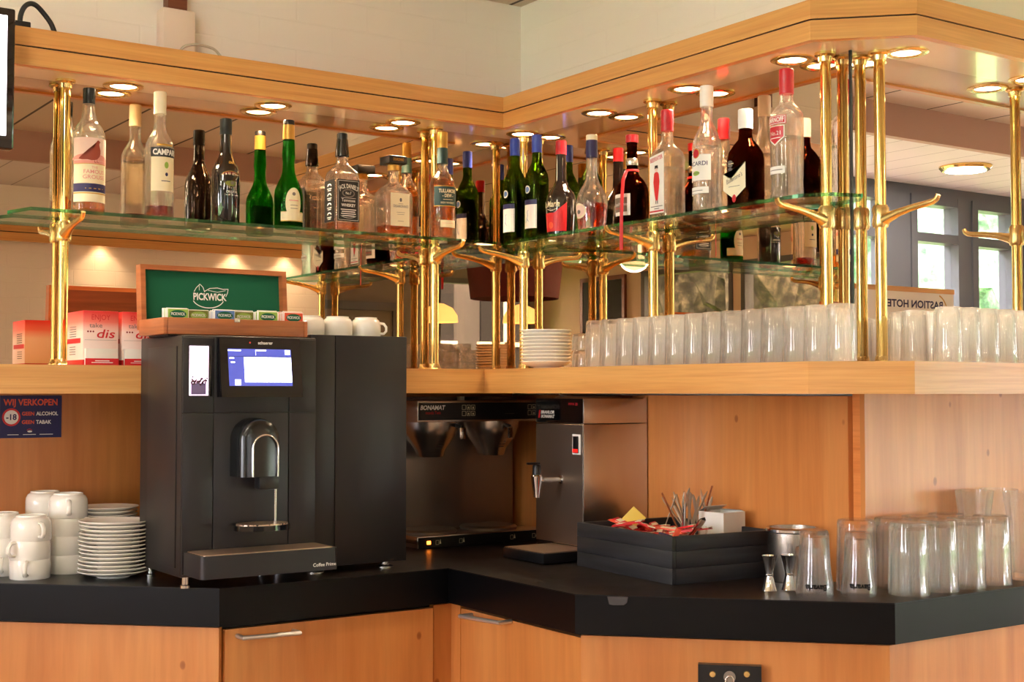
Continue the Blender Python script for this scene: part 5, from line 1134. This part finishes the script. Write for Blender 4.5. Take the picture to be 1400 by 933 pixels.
# 13 gin, square
loc, H = RPx(912, 151, .105); hx = .036
A13 = Art().rect(-.029, 0, .029, .155, 'paper', 0, 1).poly([(-.029, .135), (.029, .146), (.029, .165), (-.029, .155)], 'paper', 1).text('BEEFEATER', 0, .143, .0105, 'redcap', 2, w=.052, rot=.16, bold=.02)
A13.poly([(-.008, .05), (-.013, .085), (-.010, .108), (-.006, .112), (.004, .112), (.009, .106), (.012, .085), (.007, .05), (.005, .035), (-.004, .035)], 'red', 2).ell(-.001, .118, .006, .006, 'lpink', 2).poly([(-.008, .121), (.006, .121), (.005, .130), (-.007, .130)], 'black', 2).line([(-.003, .035), (-.003, .026)], .003, 'black', 2).line([(.003, .035), (.004, .026)], .003, 'black', 2)
A13.rect(-.024, .018, .024, .020, 'grey', 2, 1).rect(-.028, .004, .028, .008, 'redcap', 2, 1).rect(-.010, .012, .010, .014, 'grey', 2, 1)
bottle(loc, RZ, 'square clear gin bottle with red figure label and red cap', [(0, .034, .034, 5), (.005, hx, hx, 8), (.170, hx + .001, hx + .001, 8), (.184, .034, .034, 5), (.198, .025, .025, 3), (.21, .0175, .0175, 2), (.228, .0155, .0155, 2), (H - .01, .0148, .0148, 2)], 'bclear', liquid='lclear', level=.14, cap=capr(H - .058, H, .0168), capm='redcap', arts=[('label', A13, flat((0, -hx - .0016, .015), XW))])
# 14 rum
loc, H = RPx(966, 118, .105); r0 = .0385
A14 = Art().rect(-.042, .035, .042, .100, 'paper', 0, 16).poly([(-.042, .100), (-.01, .104), (.02, .100), (.042, .102), (.042, .099), (-.042, .099)], 'paper', 0).text('BACARDI', 0, .074, .011, 'navy', 2, w=.066, bold=.01).ell(0, .106, .012, .013, 'gold', 1).ell(0, .106, .010, .011, 'redcap', 2).ell(0, .054, .012, .006, 'lgreen', 2).rect(-.01, .054, .012, .0555, 'grey', 3, 4).rect(-.042, -.0, .036, .018, 'paper', 0, 14).rect(-.042, .0, .036, .001, 'black', 1, 14).rect(-.03, .008, .02, .0095, 'grey', 1, 6)
bottle(loc, RZ, 'tall clear rum bottle with white cap and white label', rnd([(0, .036), (.005, .0385), (.03, .0375), (.05, .0365), (.15, .0385), (.178, .0385), (.198, .034), (.218, .025), (.236, .0175), (.25, .0152), (H - .01, .0148)]), 'bclear', liquid='lclear', level=.175, cap=capr(H - .056, H, .0175), capm='whitecap', arts=[('label', A14, C_(r0, z0=.048))])
# 15 scotch brown
loc, H = RPx(1019, 150, .105); hx = .039
A15 = Art().poly([(-.040, .085), (-.012, .070), (.040, .108), (.040, .044), (0, .018), (-.040, .044)], 'ivory', 0).text("Ballantine's", .002, .066, .012, 'grey', 2, w=.058, shear=.15, rot=.28).rect(-.02, .05, .02, .0512, 'grey', 1, 1).ell(-.0, .020, .007, .010, 'redcap', 2)
A15.rect(-.02, .108, -.002, .110, 'ivory', 1, 1)
for k in range(3): A15.ell(-.014 + .0, .095 + k * .009, .008, .004, 'grey', 1)
bottle(loc, RZ, 'brown whisky bottle with slanted cream label and white cap', [(0, .036, .036, 3), (.005, hx, hx, 4), (.12, hx + .001, hx, 4), (.14, .039, .036, 3.2), (.158, .030, .027, 2.6), (.172, .0195, .0185, 2), (.185, .017, .017, 2), (H - .01, .016, .016, 2)], 'bbrown', liquid='lbrown', level=.09, cap=capr(H - .05, H, .0185), capm='whitecap', arts=[('label', A15, flat((0, -hx - .0012, .0), XW))])
# 16 vodka
loc, H = RPx(1075, 95, .105); r0 = .0405
A16 = Art().rect(-.030, .088, .030, .110, 'redcap', 0, 12).rect(-.028, .0895, .028, .1085, 'paper', 1, 12).rect(-.0265, .091, .0265, .107, 'redcap', 2, 12).text('SMIRNOFF', 0, .094, .011, 'paper', 3, w=.048, bold=.03)
A16.poly([(-.026, .085), (.026, .085), (.026, .056), (0, .036), (-.026, .056)], 'paper', 0).poly([(-.023, .083), (.023, .083), (.023, .057), (0, .040), (-.023, .057)], 'redcap', 1).text('No.21', 0, .062, .010, 'paper', 2, w=.032).rect(-.016, .054, .016, .056, 'paper', 2, 4)
A16b = Art().rect(-.026, -.032, .026, -.014, 'paper', 0, 8).rect(-.02, -.024, .02, -.022, 'grey', 1, 4)
bottle(loc, RZ, 'tall clear vodka bottle with red shield label and red cap', rnd([(0, .040), (.005, .0415), (.02, .0385), (.035, .038), (.16, .0408), (.20, .041), (.213, .039), (.226, .031), (.236, .021), (.247, .0165), (H - .01, .0155)]), 'bclear', liquid='lclear', level=.155, cap=capr(H - .062, H, .0175), capm='redcap', arts=[('label', A16, C_(r0, z0=.095)), ('lower_label', A16b, C_(r0, z0=.095))])

# ------------------------------------------------------------------ what the mirrors show of the room
op = thing('opposite_pelmet', (.2, -4.0, 2.17), 'wooden pelmet on the opposite white brick wall, seen in the left mirror', 'pelmet'); o = Vector(op.location)
MB(o).box(-1.0, 1.3, -3.99, -3.965, 2.172, 2.22, 'wood_h').box(-1.0, 1.3, -3.99, -3.97, 2.22, 2.225, 'dark').box(-1.0, 1.3, -3.99, -3.965, 2.225, 2.268, 'wood_h').build('fascia', op)
MB(o).box(-1.0, 1.3, -4.069, -3.9901, 2.196, 2.26, 'under').build('underside_board', op)
for px_, py_ in ((140, 352), (322, 363)):
    q = on(px_, py_, 1, 4.03); downlight(q.x, -4.028, 2.194, 'downlight in the opposite pelmet, seen in the left mirror', 'opposite pelmet downlights', 7, .026)
downlight(1.05, -4.028, 2.194, 'downlight in the opposite pelmet near its end', 'opposite pelmet downlights', 7, .026)
# bastion sign
bs = thing('hotel_sign_board', (2.3, -3.14, 0), 'white standing sign board with wooden top edge, mirrored at right', 'sign'); o = Vector(bs.location)
MB(o).box(1.7, 2.607, -3.15, -3.13, 1.2, 1.79, 'paper').build('board', bs)
MB(o).box(1.7, 2.607, -3.155, -3.125, 1.79, 1.812, 'wood_h').build('top_rail', bs)
MB(o).box(1.72, 1.76, -3.155, -3.125, 0, 1.2, 'wood_h').box(2.55, 2.59, -3.155, -3.125, 0, 1.2, 'wood_h').build('stand', bs)
A_ = Art(); A_.text('BASTION HOTEL', 0, 0, .032, 'navy', 2, w=.40, bold=.03, align='l').line(arcpts(.055, -.02, .085, .085, PI * .62, PI * .98), .007, 'gold', 2)
mb = MB(o); A_.put(mb, flat((2.53, -3.13, 1.722), (-1, 0, 0))); mb.build('blue_lettering', bs, fix=False)
# pendant, shades, chalkboard
pd = thing('pendant_lamp', (-3.7, -5.4, 2.1), 'large dark red drum pendant lamp in the room behind', 'lamp')
MB().lathe([(.36, 0), (.40, .34), (.395, .34), (.355, 0)], 'maroon', seg=40, close=True).build('drum_shade', pd); MB().tube([(0, 0, .2), (0, 0, CE - 2.1)], .006, 'black', 8).build('cord', pd)
for k, (x, y, z_) in enumerate(((-4.6, -6.6, 1.98), (-3.9, -6.9, 1.98), (-1.2 + .0, -6.2, 1.9))):
    t = thing('hanging_lamp', (x, y, z_), 'glowing cream dome lamp hanging in the room behind', 'lamp', 'glowing dome lamps in the room')
    MB().lathe([(.17, 0), (.165, .06), (.12, .13), (.04, .17), (0, .175), (0, .17), (.035, .165), (.11, .125), (.16, .055), (.165, 0)], 'shade', seg=32).build('dome_shade', t); MB().tube([(0, 0, .17), (0, 0, CE - z_)], .005, 'black', 8).build('cord', t)
cbd = thing('chalkboard', (-5.44, -6.45, 1.75), 'black chalkboard on the wall of the room behind', 'chalkboard'); o = Vector(cbd.location)
MB(o).box(-5.455, -5.43, -6.75, -6.15, 1.6, 2.4, 'slate').build('slate', cbd); MB(o).box(-5.455, -5.425, -6.79, -6.75, 1.56, 2.44, 'wood_brown').box(-5.455, -5.425, -6.15, -6.11, 1.56, 2.44, 'wood_brown').box(-5.455, -5.425, -6.75, -6.15, 2.4, 2.44, 'wood_brown').box(-5.455, -5.425, -6.75, -6.15, 1.56, 1.6, 'wood_brown').build('frame', cbd)
# outdoors
def tree(x, y, h, r, label, z=0, leaf='leaf'):
    t = thing('garden_tree', (x, y, -.1), label, 'tree', 'trees outside the windows')
    b = bmesh.new(); bmesh.ops.create_icosphere(b, subdivisions=4, radius=1); 
    from mathutils import noise
    for v in b.verts:
        n_ = noise.noise(v.co * 2.3 + Vector((x, y, h))) * .35 + noise.noise(v.co * 7 + Vector((x, y, 0))) * .22; v.co = v.co * (1 + n_); v.co = Vector((v.co.x * r, v.co.y * r, v.co.z * h * .42 + h * .62))
    me = bpy.data.meshes.new('crown'); b.to_mesh(me); b.free(); me.materials.append(M[leaf]); o = bpy.data.objects.new('crown', me); COL.objects.link(o); o.parent = t
    MB().tube([(0, 0, 0), (.05, 0, h * .3), (0, .05, h * .6)], [.16, .13, .08], 'bark', 10).build('trunk', t)
gr = tag(MB().box(-30, 30, -30, 12, -.32, -.15, 'grass').build('lawn'), 'lawn outside the windows', 'lawn')
for k, (x, y, h, r) in enumerate(((3.0, -9, 5, 1.5), (6.6, -9.5, 5.5, 1.5), (10.4, -9, 5.5, 1.5), (-.6, -10, 6, 1.5), (14.2, -11, 6, 1.5), (-9.5, -3.6, 5, 1.4), (-9.8, -7.4, 5.6, 1.5), (-9.2, .2, 5, 1.4), (-11, -11.2, 6, 1.5))):
    tree(x, y, h, r, 'leafy green tree outside the windows, seen in the mirrors' if x > -5 else 'greyish tree outside the west windows, seen in the mirrors', leaf='leaf' if x > -5 else 'leaf2')
bd = thing('old_building', (-6, -16, -.1), 'old grey building outside the back window', 'building'); o = Vector(bd.location)
MB(o).box(-22, -2, -18, -14, -.1, 9, 'oldstone').build('walls', bd); MB(o).prism([(-22.2, -18.2), (-1.8, -18.2), (-1.8, -13.8), (-22.2, -13.8)], 9, 9.4, 'roof').build('roof', bd)
for x in (-14, -12.4, -10.8, -9.4, -8, -6.2, -4.4, -2.9): MB(o).box(x - .45, x + .45, -14.02, -13.96, 1.2, 3.0, 'slate').box(x - .5, x + .5, -14.02, -13.93, 2.05, 2.12, 'paper').box(x - .03, x + .03, -14.02, -13.93, 1.2, 3.0, 'paper').build('window', bd)

# ------------------------------------------------------------------ light from outside
wd_ = bpy.data.worlds.new('sky'); scn.world = wd_; wd_.use_nodes = True; bgn = wd_.node_tree.nodes['Background']
bgn.inputs['Color'].default_value = (.94, .93, 1.0, 1); bgn.inputs['Strength'].default_value = 15.0
def portal(loc, sx, sy, rot):
    l = bpy.data.lights.new('window_daylight', 'AREA'); l.shape = 'RECTANGLE'; l.size = sx; l.size_y = sy; l.cycles.is_portal = True
    lo = bpy.data.objects.new('window_daylight', l); COL.objects.link(lo); lo.location = loc; lo.rotation_euler = rot
portal((3.42, -4.2, 1.4), 4.1, 2.1, (PI / 2, 0, 0))
portal((-5.6, -3.35, 1.68), 5.1, 1.55, (PI / 2, 0, -PI / 2))
portal((-3.3, -7.6, 1.62), 4.0, 1.65, (PI / 2, 0, 0))
sl = bpy.data.lights.new('sun', 'SUN'); sl.energy = 3.0; sl.angle = .01; sl.color = (1, .96, .9); so = bpy.data.objects.new('sun', sl); COL.objects.link(so); so.rotation_euler = (math.radians(-38), math.radians(12), 0)

c = scn.cycles
c.max_bounces = 18; c.transmission_bounces = 16; c.glossy_bounces = 8; c.transparent_max_bounces = 32; c.diffuse_bounces = 4
c.sample_clamp_indirect = 5; c.blur_glossy = .8; c.use_denoising = True; c.use_light_tree = True
try: c.denoiser = 'OPENIMAGEDENOISE'
except Exception: pass
vs_ = scn.view_settings; vs_.view_transform = 'Standard'; vs_.look = 'None'; vs_.gamma = 1; vs_.use_curve_mapping = False; vs_.exposure = 1.33
